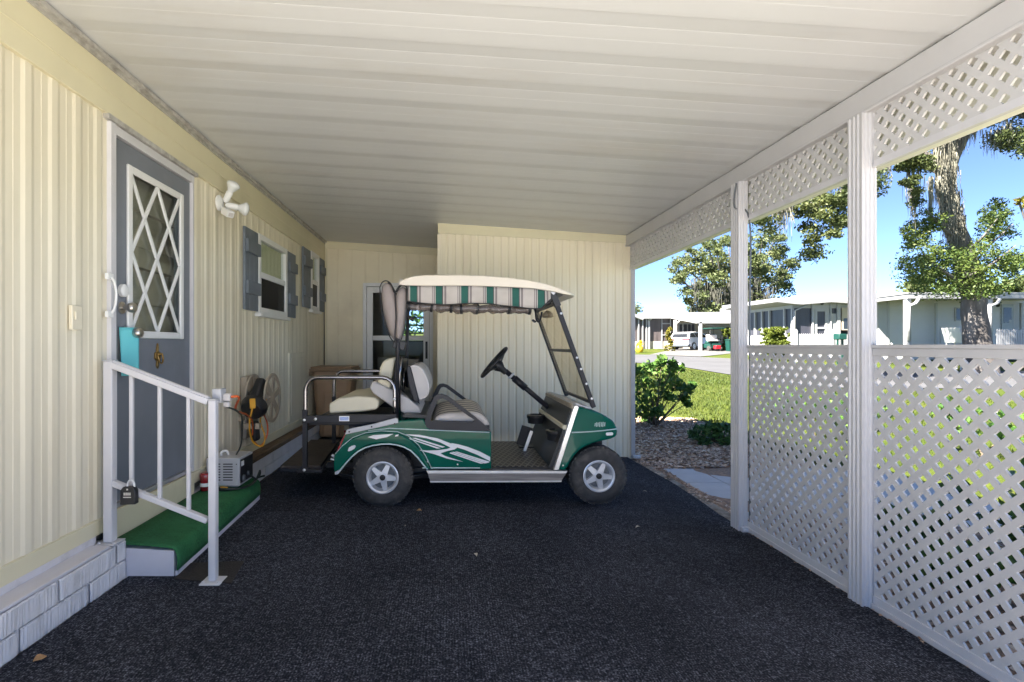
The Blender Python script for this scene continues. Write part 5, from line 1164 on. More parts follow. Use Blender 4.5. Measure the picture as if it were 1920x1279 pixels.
# ------------------------------------------------------------------ garden beside the carport
def quads_obj(name, V, m, kind=None, nper=4, loc=(0, 0, 0)):
    V = np.asarray(V, dtype=float).reshape(-1, 3) - np.array(loc); nf = len(V) // nper
    me = bpy.data.meshes.new(name); me.vertices.add(len(V)); me.vertices.foreach_set('co', V.ravel())
    me.loops.add(nf * nper); me.loops.foreach_set('vertex_index', np.arange(nf * nper)); me.polygons.add(nf)
    me.polygons.foreach_set('loop_start', np.arange(nf) * nper); me.polygons.foreach_set('loop_total', np.full(nf, nper))
    me.update(); me.validate(); me.materials.append(m)
    o = bpy.data.objects.new(name, me); COL.objects.link(o); o.location = loc
    if kind: o['kind'] = kind
    return o
mb = MB()
def bed(x, y): return gz(x, y) + .012 + .02 * noise.noise((x * 1.7, y * 1.7, 4))
def bed_r(y): return 4.12 + .25 * math.sin(y * .8) if y > 5.7 else 3.6 + .2 * math.sin(y * 2)
mb.grid(lambda u, v: Vector((2.14 + (bed_r(.2 + 9.4 * v) - 2.14) * u, .2 + 9.4 * v, bed(2.14 + (bed_r(.2 + 9.4 * v) - 2.14) * u, .2 + 9.4 * v) - .025 * (u > .95))), [i / 16 for i in range(17)], [i / 50 for i in range(51)], smooth=True)
struct(mb.build('mulch_bed', M['mulchbase'], smooth=True), 'structure')
g = np.random.default_rng(5); V = []
def chip(x, y, s, z):
    a = ru(0, 2 * PI); t = Vector((math.cos(a), math.sin(a), ru(-.35, .35))); b = Vector((-math.sin(a), math.cos(a), ru(-.6, .6))); p = Vector((x, y, z + ru(.002, .018)))
    l, w = s * ru(.7, 1.6), s * ru(.35, .7)
    V.extend([p - t * l - b * w, p + t * l - b * w, p + t * l + b * w, p - t * l + b * w])
for i in range(15000):
    y = 5.7 + 3.9 * rnd() ** 1.2; x = ru(2.12, bed_r(y)); chip(x, y, .016, bed(x, y))
for i in range(5000):
    y = ru(.4, 4.0); x = ru(2.10, 3.7); chip(x, y, .015, bed(x, y))
for i in range(900):
    y = ru(3.7, 5.9); x = 2.10 + .17 * rnd(); chip(x, y, .010, bed(x, y) + .004)
for i in range(420):
    y = ru(.4, 3.7); x = edge_r(y) + ru(-.012, .05); chip(x, y, .008, -.052)
quads_obj('bark_chips', V, M['chips'], 'stuff')
# pavers
pv = None
for i in range(6):
    for j in range(3):
        x0, y0 = 2.275 + i * .372, 3.86 + j * .632; mb = MB(); z = -.082 + .004 * rnd()
        mb.box(x0 + .004, x0 + .366, y0 + .004, y0 + .626, -.13, z); o = mb.build('paver', M['paver'], loc=(x0 + .185, y0 + .315, -.13), bevel=.006)
        tag(o, 'blue-grey rectangular concrete paver in the path beside the carport', 'paver', 'pavers of the garden path')
def shrub(name, label, base, clumps, per, size, m, stems, group=None, cat='shrub', aspect=.5, seed=1, stem_r=.010, up=.3, shell=.2):
    t = thing(name, label, cat, base, group)
    leaf_obj('foliage', clumps, per, size, m, t, aspect=aspect, seed=seed, up=up, shell=shell)
    if stems:
        mb = MB(); b = Vector(base)
        for k, (c, r) in enumerate(clumps):
            if k % max(1, int(len(clumps) / stems)) == 0:
                c = Vector(c); mid = b.lerp(c, .5) + Vector((ru(-.06, .06), ru(-.06, .06), .05)); mb.tube(smoothpath([b + Vector((ru(-.05, .05), ru(-.05, .05), -.02)), mid, c], 4), [stem_r * (1 - .07 * i) for i in range(9)], 6)
        mb.build('stem', M['leafstem'], t)
    return t
def gpt(u, v, y): return tuple(P(u, v, y))
random.seed(21)
by = 8.7; cl = []
for (u, v, r) in ((1196, 700, .16), (1212, 690, .15), (1230, 690, .16), (1240, 676, .12), (1262, 684, .11), (1255, 700, .15), (1276, 690, .09), (1210, 720, .20), (1240, 722, .18), (1268, 722, .15), (1287, 730, .11), (1281, 745, .10), (1298, 722, .06), (1200, 745, .20), (1226, 750, .20), (1250, 745, .15), (1205, 770, .17), (1232, 772, .12), (1216, 788, .12), (1290, 757, .06), (1180, 730, .2), (1172, 700, .2), (1180, 775, .2)):
    cl.append((P(u, v, by + ru(-.35, .35)), (r, r, r * .9)))
shrub('shrub', 'tall leafy green shrub at the carport corner with bare lower stems', (3.36, by, -.09), cl, 62, .105, M['leafshrub'], 12, aspect=.5, seed=3)
random.seed(4); cl = [(P(u, v, 7.15 + ru(-.2, .2)), (.10, .12, .07)) for u, v in ((1300, 812), (1316, 802), (1335, 797), (1352, 800), (1368, 802), (1385, 808), (1310, 822), (1330, 818), (1350, 820), (1370, 822), (1392, 824), (1342, 808), (1322, 828), (1358, 830))]
shrub('shrub', 'low mounded dark green plant in the tan wood chips', (3.62, 7.15, -.09), cl, 42, .105, M['leafdark'], 5, seed=8, aspect=.42, up=.6)
random.seed(9); k = 0
for (x, y, r, h, mm) in ((2.62, 1.35, .26, .42, 'leafdark'), (2.75, 2.1, .28, .5, 'leafdark'), (2.60, 2.75, .22, .36, 'leafshrub'), (3.15, 2.5, .34, .62, 'leafdark'), (2.85, 3.3, .24, .4, 'leafdark'), (3.5, 3.15, .35, .66, 'leafshrub'), (4.2, 3.0, .4, .7, 'leafdark'), (4.3, 2.35, .35, .5, 'leafshrub'), (5.1, 3.4, .42, .72, 'leafdark'), (5.2, 7.6, .4, .6, 'leafshrub'), (6.3, 8.3, .45, .7, 'leafdark'), (6.0, 9.6, .4, .6, 'leafshrub'), (6.4, 6.4, .45, .7, 'leafshrub'), (7.4, 5.4, .5, .8, 'leafdark'), (7.0, 4.2, .45, .7, 'leafshrub')):
    b = (x, y, gz(x, y)); cl = [((x + ru(-r, r) * .7, y + ru(-r, r) * .7, b[2] + h * ru(.3, .85)), (r * .45, r * .45, h * .2)) for _ in range(9)]
    t = shrub('garden_plant', ('dark leafy garden plant seen through the lattice holes', 'brighter green garden plant seen through the lattice holes')[mm == 'leafshrub'], b, cl, 34, .10, M[mm], 3, 'plants behind the lattice fence', 'plant', seed=40 + k, aspect=.5)
    if k in (1, 3):
        leaf_obj('blossom', [((x, y - .1, b[2] + h * .8), (r * .6, r * .6, h * .25))], 26, .05, M['purple'], t, seed=k, aspect=.8)
    k += 1
# blades where the lawn shows
g = np.random.default_rng(11); Vb = []
def blades(n, xr, yr, keep):
    x = g.uniform(*xr, n); y = yr[0] + (yr[1] - yr[0]) * g.random(n) ** 1.5
    for a, b in zip(x, y):
        if not keep(a, b): continue
        z = gz(a, b); h = ru(.03, .075); an = ru(0, PI); w = .006 + .0006 * b; dx, dy = math.cos(an) * w, math.sin(an) * w; lx, ly = ru(-.03, .03), ru(-.03, .03)
        Vb.append(((a - dx, b - dy, z), (a + dx, b + dy, z), (a + lx, b + ly, z + h)))
def inroad(x, y): return (y > 14.3 and x > 9.9)
blades(26000, (3.6, 10.1), (7.0, 22), lambda x, y: x > bed_r(y) - .05 and .33 < x / y < .56 and not inroad(x, y))
blades(24000, (3.7, 14), (3.0, 14.4), lambda x, y: x > bed_r(y) - .03 and x / y > .54 and not inroad(x, y) and not (3.8 < y < 5.8 and x < 5.7))
quads_obj('grass_blades', Vb, M['blade'], 'stuff', 3)
# greenery outside the utility-room window
random.seed(3)
cl = [((ru(-2.2, .8), 14 + ru(-.5, .5), ru(.3, 2.8)), (.5, .4, .4)) for _ in range(34)]
shrub('hedge', 'sunlit hedge seen through the louvred window of the back room', (-.7, 14, -.1), cl, 60, .16, M['leafshrub'], 0, cat='hedge', seed=77)

# ------------------------------------------------------------------ trees
def limb(mb, pts, rs, n=10):
    p = smoothpath(pts, 5); m_ = len(p); k = len(rs) - 1; r = []
    for i in range(m_):
        t = i / (m_ - 1) * k; a = int(min(t, k - 1)); r.append(rs[a] + (rs[a + 1] - rs[a]) * (t - a))
    p = [q_ + Vector((noise.noise(q_ * .9), noise.noise(q_ * .9 + Vector((9, 0, 0))), 0)) * r[i] * .25 for i, q_ in enumerate(p)]
    mb.tube(p, r, n)
def scatter(region, n, y, dy, r, s):
    """clumps inside a polygon of photo pixels, spread over depth"""
    random.seed(s); us = [p[0] for p in region]; vs = [p[1] for p in region]; out = []
    def inside(u, v):
        c = False; j = len(region) - 1
        for i in range(len(region)):
            (a, b), (c_, d) = region[i], region[j]
            if (b > v) != (d > v) and u < (c_ - a) * (v - b) / (d - b) + a: c = not c
            j = i
        return c
    while len(out) < n:
        u, v = ru(min(us), max(us)), ru(min(vs), max(vs))
        if inside(u, v): k = ru(.5, 1.3); out.append((P(u, v, y + ru(-dy, dy)), (r * k, r * k, r * k * .7)))
    return out
OY = 20.0
oak = thing('oak_tree', 'large live oak with moss-hung grey trunk in front of the grey house', 'tree', (P(1838, 700, OY).x, OY, .15))
mb = MB(); T = lambda u, v, dy=0: P(u, v, OY + dy)
limb(mb, [T(1840, 705), T(1835, 650), T(1830, 600), T(1824, 545), T(1808, 490), T(1791, 435), T(1776, 375), T(1770, 335), T(1769, 300)], [.55, .42, .375, .355, .335, .31, .255, .24, .29], 16)
limb(mb, [T(1766, 312), T(1745, 305), T(1715, 290), T(1690, 288, -.6), T(1650, 285, -1.3), T(1600, 300, -2), T(1530, 320, -2.6), T(1450, 335, -3)], [.30, .27, .25, .22, .18, .14, .1, .05])
limb(mb, [T(1773, 315), T(1790, 280), T(1806, 245), T(1830, 195), T(1860, 120, .5), T(1900, 40, 1)], [.33, .28, .25, .22, .18, .1])
limb(mb, [T(1768, 310), T(1765, 260), T(1755, 200), T(1730, 120), T(1690, 40)], [.3, .26, .22, .16, .1])
limb(mb, [T(1840, 180), T(1890, 200, -1), T(1940, 230, -1.5)], [.15, .1, .05])
limb(mb, [T(1650, 285, -1.3), T(1580, 360, -2.2), T(1545, 420, -2.6)], [.10, .06, .02], 7)
limb(mb, [T(1700, 289, -.4), T(1706, 340, -1), T(1712, 395, -1.2)], [.07, .04, .015], 7)
for a, b, c_ in ((1820, 480, 1900), (1815, 520, 1905), (1800, 500, 1715), (1812, 535, 1730), (1795, 450, 1735), (1815, 470, 1870)):
    limb(mb, [T(a, b, -.2), T((a + c_) / 2, b - 25, -.8), T(c_, b - 60, -1.2)], [.07, .04, .015], 6)
mb.build('trunk', M['bark'], oak, smooth=True)
cl = scatter([(1400, 350), (1400, 402), (1440, 425), (1465, 400), (1492, 398), (1490, 440), (1510, 478), (1550, 470), (1580, 440), (1600, 380), (1640, 350), (1650, 290), (1600, 300)], 62, 17, .9, .5, 1)
cl += scatter([(1640, 290), (1650, 345), (1672, 335), (1690, 320), (1700, 370), (1722, 390), (1730, 330), (1745, 305), (1700, 280)], 16, 18.6, .4, .30, 2)
cl += scatter([(1800, 190), (1835, 235), (1840, 225), (1870, 262), (1900, 280), (1960, 280), (1960, 100), (1750, 100)], 70, 19, 1.2, .55, 3)
cl += scatter([(1500, 100), (1450, 340), (1640, 290), (1760, 260), (1800, 200), (1900, 60), (1900, -60), (1600, -60)], 120, 20, 2.2, .8, 4)
leaf_obj('crown', cl, lambda r: int(190 + 250 * r[0]), .10, M['leafoak'], oak, seed=5, aspect=.55, shell=.05)
cl = scatter([(1700, 460), (1690, 500), (1700, 530), (1730, 552), (1790, 560), (1870, 555), (1915, 520), (1925, 480), (1880, 470), (1840, 460), (1800, 470), (1740, 450)], 120, 19.4, 1.1, .5, 6)
cl += scatter([(1840, 420), (1830, 460), (1900, 440), (1885, 380), (1862, 375)], 30, 19.6, .8, .34, 7)
cl += scatter([(1692, 420), (1700, 460), (1750, 450), (1770, 410), (1740, 395)], 30, 19.6, .8, .34, 8)
leaf_obj('trunk_sprouts', cl, lambda r: int(44 + 140 * r[0]), .10, M['leafoaklow'], oak, seed=6, aspect=.5, shell=.05)
# moss: hanging strands
def strands(name, spots, parent, m, seed, n=16, w=.03):
    g = np.random.default_rng(seed); V = []
    for (p, ln, sp) in spots:
        for _ in range(n):
            x, y, z = p[0] + g.normal() * sp, p[1] + g.normal() * sp, p[2] + g.normal() * .08; L_ = ln * g.uniform(.4, 1.1); k = 5
            ang = g.uniform(0, PI); dx, dy = math.cos(ang) * w, math.sin(ang) * w; px, py = x, y
            for i in range(k):
                s0, s1 = 1 - i / k * .7, 1 - (i + 1) / k * .85; nx, ny = px + g.normal() * .02, py + g.normal() * .02; z0, z1 = z - L_ * i / k, z - L_ * (i + 1) / k
                V += [(px - dx * s0, py - dy * s0, z0), (px + dx * s0, py + dy * s0, z0), (nx + dx * s1, ny + dy * s1, z1), (nx - dx * s1, ny - dy * s1, z1)]; px, py = nx, ny
    o = quads_obj(name, V, m, None, 4, tuple(OFF[parent.name])); o.parent = parent; o.location = (0, 0, 0); return o
sp = [(T(1772 + ru(-16, 18) + max(0, v - 340) * .22, v, -.40), ru(.6, 1.3), .06) for v in range(262, 440, 7) for _ in range(2)]
sp += [(T(1800, 250, -.3), .9, .15), (T(1815, 235, -.2), .8, .15), (T(1714, 320, -1), 1.6, .10), (T(1708, 335, -1), 1.2, .10), (T(1712, 360, -1), 1.2, .08), (T(1655, 295, -1.4), 1.0, .12), (T(1660, 300, -1.4), .8, .1), (T(1745, 335, -.4), 2.2, .08), (T(1868, 240, -1), 1.0, .15), (T(1890, 230, -1), .9, .2), (T(1830, 240, -.4), .4, .2)]
sp += [(T(u, v, -2.8), ru(.5, 1.1), .10) for u, v in ((1452, 372), (1462, 380), (1470, 390), (1480, 372), (1500, 360), (1512, 372), (1524, 380), (1545, 365), (1590, 340), (1575, 350), (1430, 380))]
strands('moss', sp, oak, M['moss'], 9, n=26, w=.018)
def far_tree(label, base, region, n, y, dy, r, seed, trunk, m='leaffar', size=.34, per=60, name='oak_tree', group='trees beyond the houses'):
    t = thing(name, label, 'tree', base, group); mb = MB(); cl = scatter(region, n, y, dy, r, seed)
    b = Vector(base); top = sum((c for c, _ in cl), Vector()) / len(cl)
    limb(mb, [b - Z3 * .3, b.lerp(top, .45), top], [trunk, trunk * .8, trunk * .4], 8)
    for c, _ in cl[::5]: limb(mb, [b.lerp(top, ru(.4, .8)), b.lerp(c, .75) + Z3 * .4, c], [trunk * .4, trunk * .22, .03], 5)
    mb.build('trunk', M['bark'], t, smooth=True)
    leaf_obj('crown', cl, per, size, M[m], t, seed=seed, aspect=.55, shell=.05)
    return t
ft = far_tree('tall broad moss-hung oak rising behind the white houses left of the second post', (P(1376, 0, 60).x, 60, .9),
         [(1258, 505), (1253, 530), (1278, 548), (1290, 585), (1340, 588), (1400, 590), (1450, 578), (1455, 560), (1482, 540), (1475, 520), (1494, 495), (1488, 472), (1470, 478), (1480, 440), (1462, 445), (1448, 425), (1430, 445), (1405, 450), (1385, 440), (1372, 455), (1365, 440), (1345, 445), (1335, 462), (1325, 448), (1318, 470), (1300, 460), (1280, 480), (1268, 478)], 210, 60, 4.5, 1.05, 31, .45, per=135, size=.30)
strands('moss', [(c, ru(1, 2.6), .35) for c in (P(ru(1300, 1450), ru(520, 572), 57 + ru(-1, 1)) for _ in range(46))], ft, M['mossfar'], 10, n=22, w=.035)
far_tree('rounded pale green tree crown showing above the grey house roof', (P(1775, 0, 44).x, 44, .8), [(1690, 552), (1700, 532), (1725, 522), (1745, 508), (1775, 512), (1800, 505), (1830, 515), (1850, 530), (1860, 556)], 60, 44, 2.0, .75, 32, .3, per=60)
far_tree('dark green tree top at the far right edge above the grey house', (P(1915, 0, 42).x, 42, .8), [(1860, 556), (1868, 538), (1890, 528), (1925, 520), (1990, 525), (1990, 556)], 40, 42, 1.6, .7, 33, .3, per=60)
far_tree('small bluish tree top just visible beside the shed corner', (P(1180, 0, 75).x, 75, 1.5), [(1150, 592), (1160, 570), (1185, 566), (1195, 572), (1199, 580), (1200, 592)], 16, 75, 1.5, .8, 34, .3, per=50)
far_tree('small golden-leaved branch end at the right edge of the view', (P(1990, 0, 17).x, 17, .1), [(1908, 375), (1912, 395), (1906, 400), (1920, 410), (1990, 430), (1990, 360)], 22, 17, .4, .22, 35, .12, m='leafgold', size=.14, per=40, group=None)
random.seed(77)

# ------------------------------------------------------------------ neighbours
def pr(mb, pts, y0, y1, mi=0): mb.prism([((u - U0) * y0 / F, H - (v - V0) * y0 / F) for u, v in pts], y0, y1, mi)
def XU(u, y): return (u - U0) * y / F
def ZV(v, y): return H - (v - V0) * y / F
# white house with dark screened porch
Y2 = 30.0; cx = XU(1487, Y2); GB = .3
h2 = thing('porch_house', 'white house with dark screened porch and white door behind the boxy hedge', 'house', (cx, Y2, GB))
z1, z2, zb = ZV(578, Y2), ZV(560, Y2), ZV(627, Y2)
XE = XU(1640, Y2); YE = 35.4
mb = MB(); mb.box(cx, XE, Y2, Y2 + .12, GB, zb); mb.box(cx, cx + .12, Y2 + .12, YE, GB, zb); mb.box(cx, XE, Y2 + .001, Y2 + .12, z1, z2); mb.box(cx, cx + .12, Y2 + .12, YE, z1, z2 - .01)
mb.box(XU(1555, Y2), XU(1568, Y2), Y2 + .004, Y2 + .115, zb, z1 - .3)
mb.box(cx + .2, XE, YE, YE + .1, GB, z2); mb.box(XE - .1, XE, Y2 + .2, YE, GB, z2); mb.build('wall', M['housewhite'], h2)
mb = MB(); mb.box(cx + .05, XU(1524, Y2), Y2 + .05, Y2 + .06, zb, z1); mb.box(XU(1555, Y2), XU(1568, Y2), Y2 + .05, Y2 + .06, zb, z1); mb.box(cx + .05, cx + .06, Y2 + .1, YE, zb, z1)
mb.build('porch_screen', M['darkscreen'], h2)
for u, w in ((1485, .14), (1498 if False else 1522.5, .09), (1556.5, .07), (1571, .19)):
    mb = MB(); x = XU(u, Y2) + .02; mb.box(x - w / 2, x + w / 2, Y2 - .06, Y2 + .045, GB, z2 - .02); mb.build('post', M['housewhite'], h2, bevel=.01)
for u in (1471, 1443, 1429, 1416, 1402, 1390):
    y = cx * F / (u - U0); mb = MB(); mb.box(cx - .05, cx + .049, y - .06, y + .06, zb, z1); mb.build('mullion', M['housewhite'], h2)
mb = MB(); da, db, dt = XU(1528, Y2), XU(1551, Y2), ZV(580, Y2); dz0 = dt - 2.05
mb.box(da, da + .12, Y2 - .02, Y2 + .03, dz0, dt); mb.box(db - .12, db, Y2 - .02, Y2 + .03, dz0, dt); mb.box(da + .12, db - .12, Y2 - .019, Y2 + .03, dt - .12, dt); mb.box(da + .12, db - .12, Y2 - .019, Y2 + .03, dz0 + .95, dz0 + 1.05); mb.box(da + .12, db - .12, Y2 - .019, Y2 + .03, dz0, dz0 + .15)
mb.box(XU(1524, Y2), da, Y2 + .0, Y2 + .04, dz0, z1); mb.box(db, XU(1555, Y2), Y2 + .0, Y2 + .04, dz0, z1); mb.box(da, db, Y2 + .0, Y2 + .04, dt, z1)
d2 = mb.build('door', M['housewhite'], h2)
mb = MB(); mb.box(da + .12, db - .12, Y2 + .031, Y2 + .036, dz0 + .15, dt - .12); mb.build('screen_panel', M['darkscreen'], d2)
mb = MB(); mb.box(XU(1578, Y2), XU(1640, Y2), Y2 - .03, Y2 + .0, ZV(619, Y2), ZV(577, Y2)); w2 = mb.build('window', M['tansiding'], h2)
mb = MB(); mb.box(XU(1581, Y2), XU(1636, Y2), Y2 - .036, Y2 - .031, ZV(617, Y2), ZV(597, Y2)); mb.build('pane', M['darkglass'], w2)
mb = MB(); pr(mb, [(1456, 558.5), (1490, 563), (1505, 565), (1559, 559.5), (1600, 563), (1645, 566), (1645, 571.5), (1600, 569), (1559, 566.5), (1505, 571), (1490, 570), (1456, 566)], Y2 - .5, YE)
mb.prism([(cx - .45, ZV(558.5, Y2)), (cx + .2, ZV(558.5, Y2)), (cx + .2, ZV(566, Y2)), (cx - .45, ZV(566.5, Y2))], Y2 - .45, YE + .4); mb.build('roof', M['roofwhite'], h2)
mb = MB(); mb.tube([(XU(1487, Y2), Y2 - .12, GB), (XU(1487, Y2), Y2 - .12, ZV(583, Y2)), (XU(1511, Y2), Y2 - .3, ZV(571, Y2))], .06, 8); mb.build('downspout', M['housewhite'], h2)
mb = MB(); mb.lathe([(.05, 0), (.09, .05), (.07, .12), (.02, .14)], (XU(1540, Y2), Y2 - .08, ZV(572, Y2)), (0, 0, 1), 10); mb.build('porch_lamp', M['black'], h2)
# grey sided house with carport
Y3 = 26.0; YW = 29.2; cx3 = XU(1699, Y3)
h3 = thing('grey_house', 'grey lap-sided house with white posts and roof edge behind the big oak trunk', 'house', (XU(1780, YW), YW, .4))
mb = MB(); a, b = XU(1648, YW), XU(2010, YW); z = .3; top = ZV(556, YW)
wx0, wx1, wz0, wz1 = XU(1788, YW), XU(1812, YW), ZV(602, YW), ZV(576.5, YW)
while z < top:     # lap courses
    z2_ = min(z + .20, top)
    mb.face([(XU(1664, YW), YW - .055, z), (b, YW - .055, z), (b, YW - .005, z2_), (XU(1664, YW), YW - .005, z2_)]); mb.face([(XU(1664, YW), YW - .005, z), (b, YW - .005, z), (b, YW - .055, z), (XU(1664, YW), YW - .055, z)]); z += .20
mb.box(a, b, YW, YW + 6, .2, top - .01); mb.build('wall', M['greysiding'], h3)
mb = MB(); mb.box(XU(1646, YW), XU(1664, YW), YW - .06, YW - .002, .2, ZV(569, YW)); mb.box(XU(1662, YW), XU(1665.5, YW), YW - .09, YW - .06, .2, top); mb.build('white_panel', M['housewhite'], h3)
mb = MB(); mb.box(wx0, wx1, YW - .10, YW - .05, wz0, wz1); w3 = mb.build('window', M['housewhite'], h3)
mb = MB(); mb.box(wx0 + .06, wx1 - .06, YW - .105, YW - .101, wz0 + .06, wz1 - .06); mb.build('pane', M['darkglass'], w3)
mb = MB(); mb.box(XU(1762, YW), XU(1786, YW), YW - .06, YW - .032, .2, ZV(614, YW)); mb.box(XU(1764, YW), XU(1784, YW), YW - .066, YW - .06, .3, ZV(616, YW)); mb.build('hatch_panel', M['greysiding'], h3)
mb = MB(); mb.box(XU(1875, YW), XU(1897, YW), YW - .10, YW - .03, ZV(650, YW), ZV(571, YW)); d3 = mb.build('door', mat('dull_grey_door', (.30, .32, .34), .5), h3)
mb = MB(); mb.box(XU(1878, YW), XU(1893, YW), YW - .108, YW - .101, ZV(606, YW), ZV(577, YW)); mb.build('pane', M['darkglass'], d3)
mb = MB(); mb.box(XU(1888, YW), XU(1893, YW), YW - .113, YW - .109, ZV(606, YW), ZV(600, YW)); mb.build('notice', M['housewhite'], d3)
for u, w in ((1701, .22), (1755, .10), (1853, .22), (1915, .12)):
    y_ = Y3 + .12 if u in (1701, 1853) else YW - .25; mb = MB(); x = XU(u, y_); mb.box(x - w / 2, x + w / 2, y_ - w / 2, y_ + w / 2, .2, ZV(559, Y3)); mb.build('post', M['housewhite'], h3, bevel=.01)
mb = MB(); R1 = XU(2050, Y3); mb.box(cx3, R1, Y3 - .1, Y3, ZV(560, Y3), ZV(549, Y3)); mb.box(cx3, cx3 + .1, Y3, YW + 2, ZV(560, Y3), ZV(549, Y3)); mb.prism([(Y3 - .12, ZV(549, Y3)), (Y3 + 3, ZV(549, Y3) + .12), (YW + 6.3, ZV(549, Y3) - .1), (YW + 6.3, ZV(549, Y3) - .2), (Y3 - .12, ZV(549, Y3) - .07)], cx3 - .05, R1, fn=lambda p, q_, t: Vector((t, p, q_ + .01))); mb.build('roof', M['roofwhite'], h3)
for u in (1701, 1853):
    mb = MB(); mb.tube([(XU(u + 3, Y3), Y3 - .02, ZV(640, Y3)), (XU(u + 3, Y3), Y3 - .02, ZV(574, Y3)), (XU(u + 12, Y3), Y3 - .12, ZV(569, Y3)), (XU(u + 17, Y3), Y3 - .12, ZV(561, Y3))], .075, 8)
    mb.build('downspout', M['housewhite'], h3)
mb = MB(); x, z = XU(1871, YW - .3), ZV(573, YW - .3); mb.lathe([(.02, .28), (.16, .16), (.15, .14), (.09, .12), (.08, -.05), (.03, -.08)], (x, YW - .3, z), (0, 0, 1), 8); mb.bar((x, YW - .3, z + .2), (x, YW, z + .25), .03, .03); mb.build('lantern', M['black'], h3)
# distant white house with its own carport
Y1 = 46.0; G1 = .85
h1 = thing('distant_house', 'far white-roofed house with dusky screened porch and carport over a white car', 'house', (XU(1280, Y1), Y1, G1))
mb = MB(); pr(mb, [(1120, 596), (1185, 586), (1205, 594), (1208, 592), (1255, 588.5), (1262, 586.5), (1300, 585.5), (1440, 584), (1440, 598), (1305, 598), (1265, 597), (1208, 597.5), (1205, 600), (1185, 592), (1120, 602)], Y1 - .6, Y1 + 9); mb.build('roof', M['roofwhite'], h1)
mb = MB(); 
mb.face([P(1258, 591, Y1 - .7), P(1440, 589, Y1 - .7), P(1440, 604, 41.4), P(1306, 604, 41.4)]); mb.face([P(1306, 604, 41.4), P(1440, 604, 41.4), P(1440, 606.5, 41.4), P(1306, 606.5, 41.4)]); mb.face([P(1258, 591, Y1 - .7), P(1306, 604, 41.4), P(1306, 606.5, 41.4), P(1258, 597, Y1 - .7)]); mb.face([P(1258, 597, Y1 - .7), P(1306, 606.5, 41.4), P(1440, 606.5, 41.4), P(1440, 600, Y1 - .7)])
mb.build('carport_roof', M['roofwhite'], h1, fix=False)
mb = MB(); mb.box(XU(1150, Y1), XU(1440, Y1), Y1 + .3, Y1 + 8, G1, ZV(599, Y1)); mb.build('wall', M['tansiding'], h1)
mb = MB(); mb.box(XU(1150, Y1), XU(1266, Y1), Y1 - .1, Y1 - .05, ZV(640, Y1), ZV(597, Y1)); mb.build('porch_screen', M['pinkscreen'], h1)
mb = MB(); mb.box(XU(1150, Y1), XU(1266, Y1), Y1 - .12, Y1, G1 - .4, ZV(640, Y1)); mb.build('porch_base', M['tansiding'], h1)
mb = MB(); mb.box(XU(1239, Y1), XU(1240.5, Y1), Y1 - .18, Y1 - .12, G1, ZV(597, Y1)); mb.box(XU(1255, Y1), XU(1256.5, Y1), Y1 - .18, Y1 - .12, G1, ZV(597, Y1)); mb.box(XU(1240.5, Y1), XU(1255, Y1), Y1 - .18, Y1 - .12, ZV(608, Y1), ZV(606, Y1)); mb.box(XU(1240.5, Y1), XU(1255, Y1), Y1 - .18, Y1 - .12, ZV(629, Y1), ZV(627.5, Y1)); mb.build('screen_door', M['housewhite'], h1)
for u, w in ((1195.5, .07), (1203, .07), (1210, .07), (1214.5, .16)):
    mb = MB(); x = XU(u, Y1); mb.box(x - w / 2, x + w / 2, Y1 - .3, Y1 - .13, G1 - .3, ZV(597, Y1)); mb.build('post', M['housewhite'], h1)
for u, y_ in ((1266, 44.0), (1313, 41.5)):
    mb = MB(); x = XU(u, y_); mb.box(x - .10, x + .10, y_ - .1, y_ + .1, .5, ZV(604 if u > 1300 else 600, y_)); mb.build('post', M['housewhite'], h1)
mb = MB(); mb.tube([(XU(1215, Y1), Y1 - .35, ZV(601, Y1)), (XU(1222, Y1), Y1 - .5, ZV(595, Y1))], .06, 6); mb.build('downspout', M['housewhite'], h1)
mb = MB(); mb.tube([P(1268, 607, 43.8), P(1276, 600, 43.8)], .06, 6); mb.build('downspout', M['housewhite'], h1)
mb = MB(); mb.box(XU(1274, Y1), XU(1306, Y1), Y1 + .22, Y1 + .29, ZV(630, Y1), ZV(606, Y1)); w1 = mb.build('window', M['housewhite'], h1)
mb = MB()
for a, b in ((1276, 1281), (1284, 1290), (1292, 1297), (1299, 1304)): mb.box(XU(a, Y1), XU(b, Y1), Y1 + .20, Y1 + .218, ZV(628, Y1), ZV(608, Y1))
mb.build('pane', M['darkscreen'], w1)
mb = MB(); pr(mb, [(1321, 608), (1395, 608), (1395, 616), (1336, 613)], 43.0, 43.2); mb.build('awning', M['housewhite'], h1)
mb = MB(); mb.box(XU(1360, 50), XU(1375, 50), 50, 51, ZV(586, 50), ZV(578, 50)); mb.build('roof_vent', M['roofwhite'], h1)
# white car under that carport
CY = 42.6
car = thing('parked_car', 'white compact SUV seen from behind under the distant white carport', 'car', (0, 0, 0))
prof = [(0, .42), (-.02, .75), (.02, 1.0), (.16, 1.08), (.30, 1.42), (.62, 1.56), (1.3, 1.60), (2.3, 1.57), (2.75, 1.42), (3.25, 1.08), (4.2, .95), (4.42, .78), (4.45, .40), (4.2, .28), (3.95, .28)] + [(3.6 + .36 * math.cos(R(a)), .34 + .36 * math.sin(R(a))) for a in (0, 45, 90, 135, 180)] + [(3.2, .26), (1.2, .26)] + [(.84 + .37 * math.cos(R(a)), .34 + .37 * math.sin(R(a))) for a in (0, 45, 90, 135, 180)] + [(.40, .30)]
mb = MB(); mb.prism(prof, -.9, .9)
for v in mb.bm.verts:
    if v.co.z > 1.0: v.co.y *= 1 - .22 * (v.co.z - 1.0) / .6
cb = mb.build('body', M['carwhite'], car, bevel=.06, seg=3)
def sidey(z): return -.905 * (1 - .22 * max(0, z - 1.0) / .6) - .004
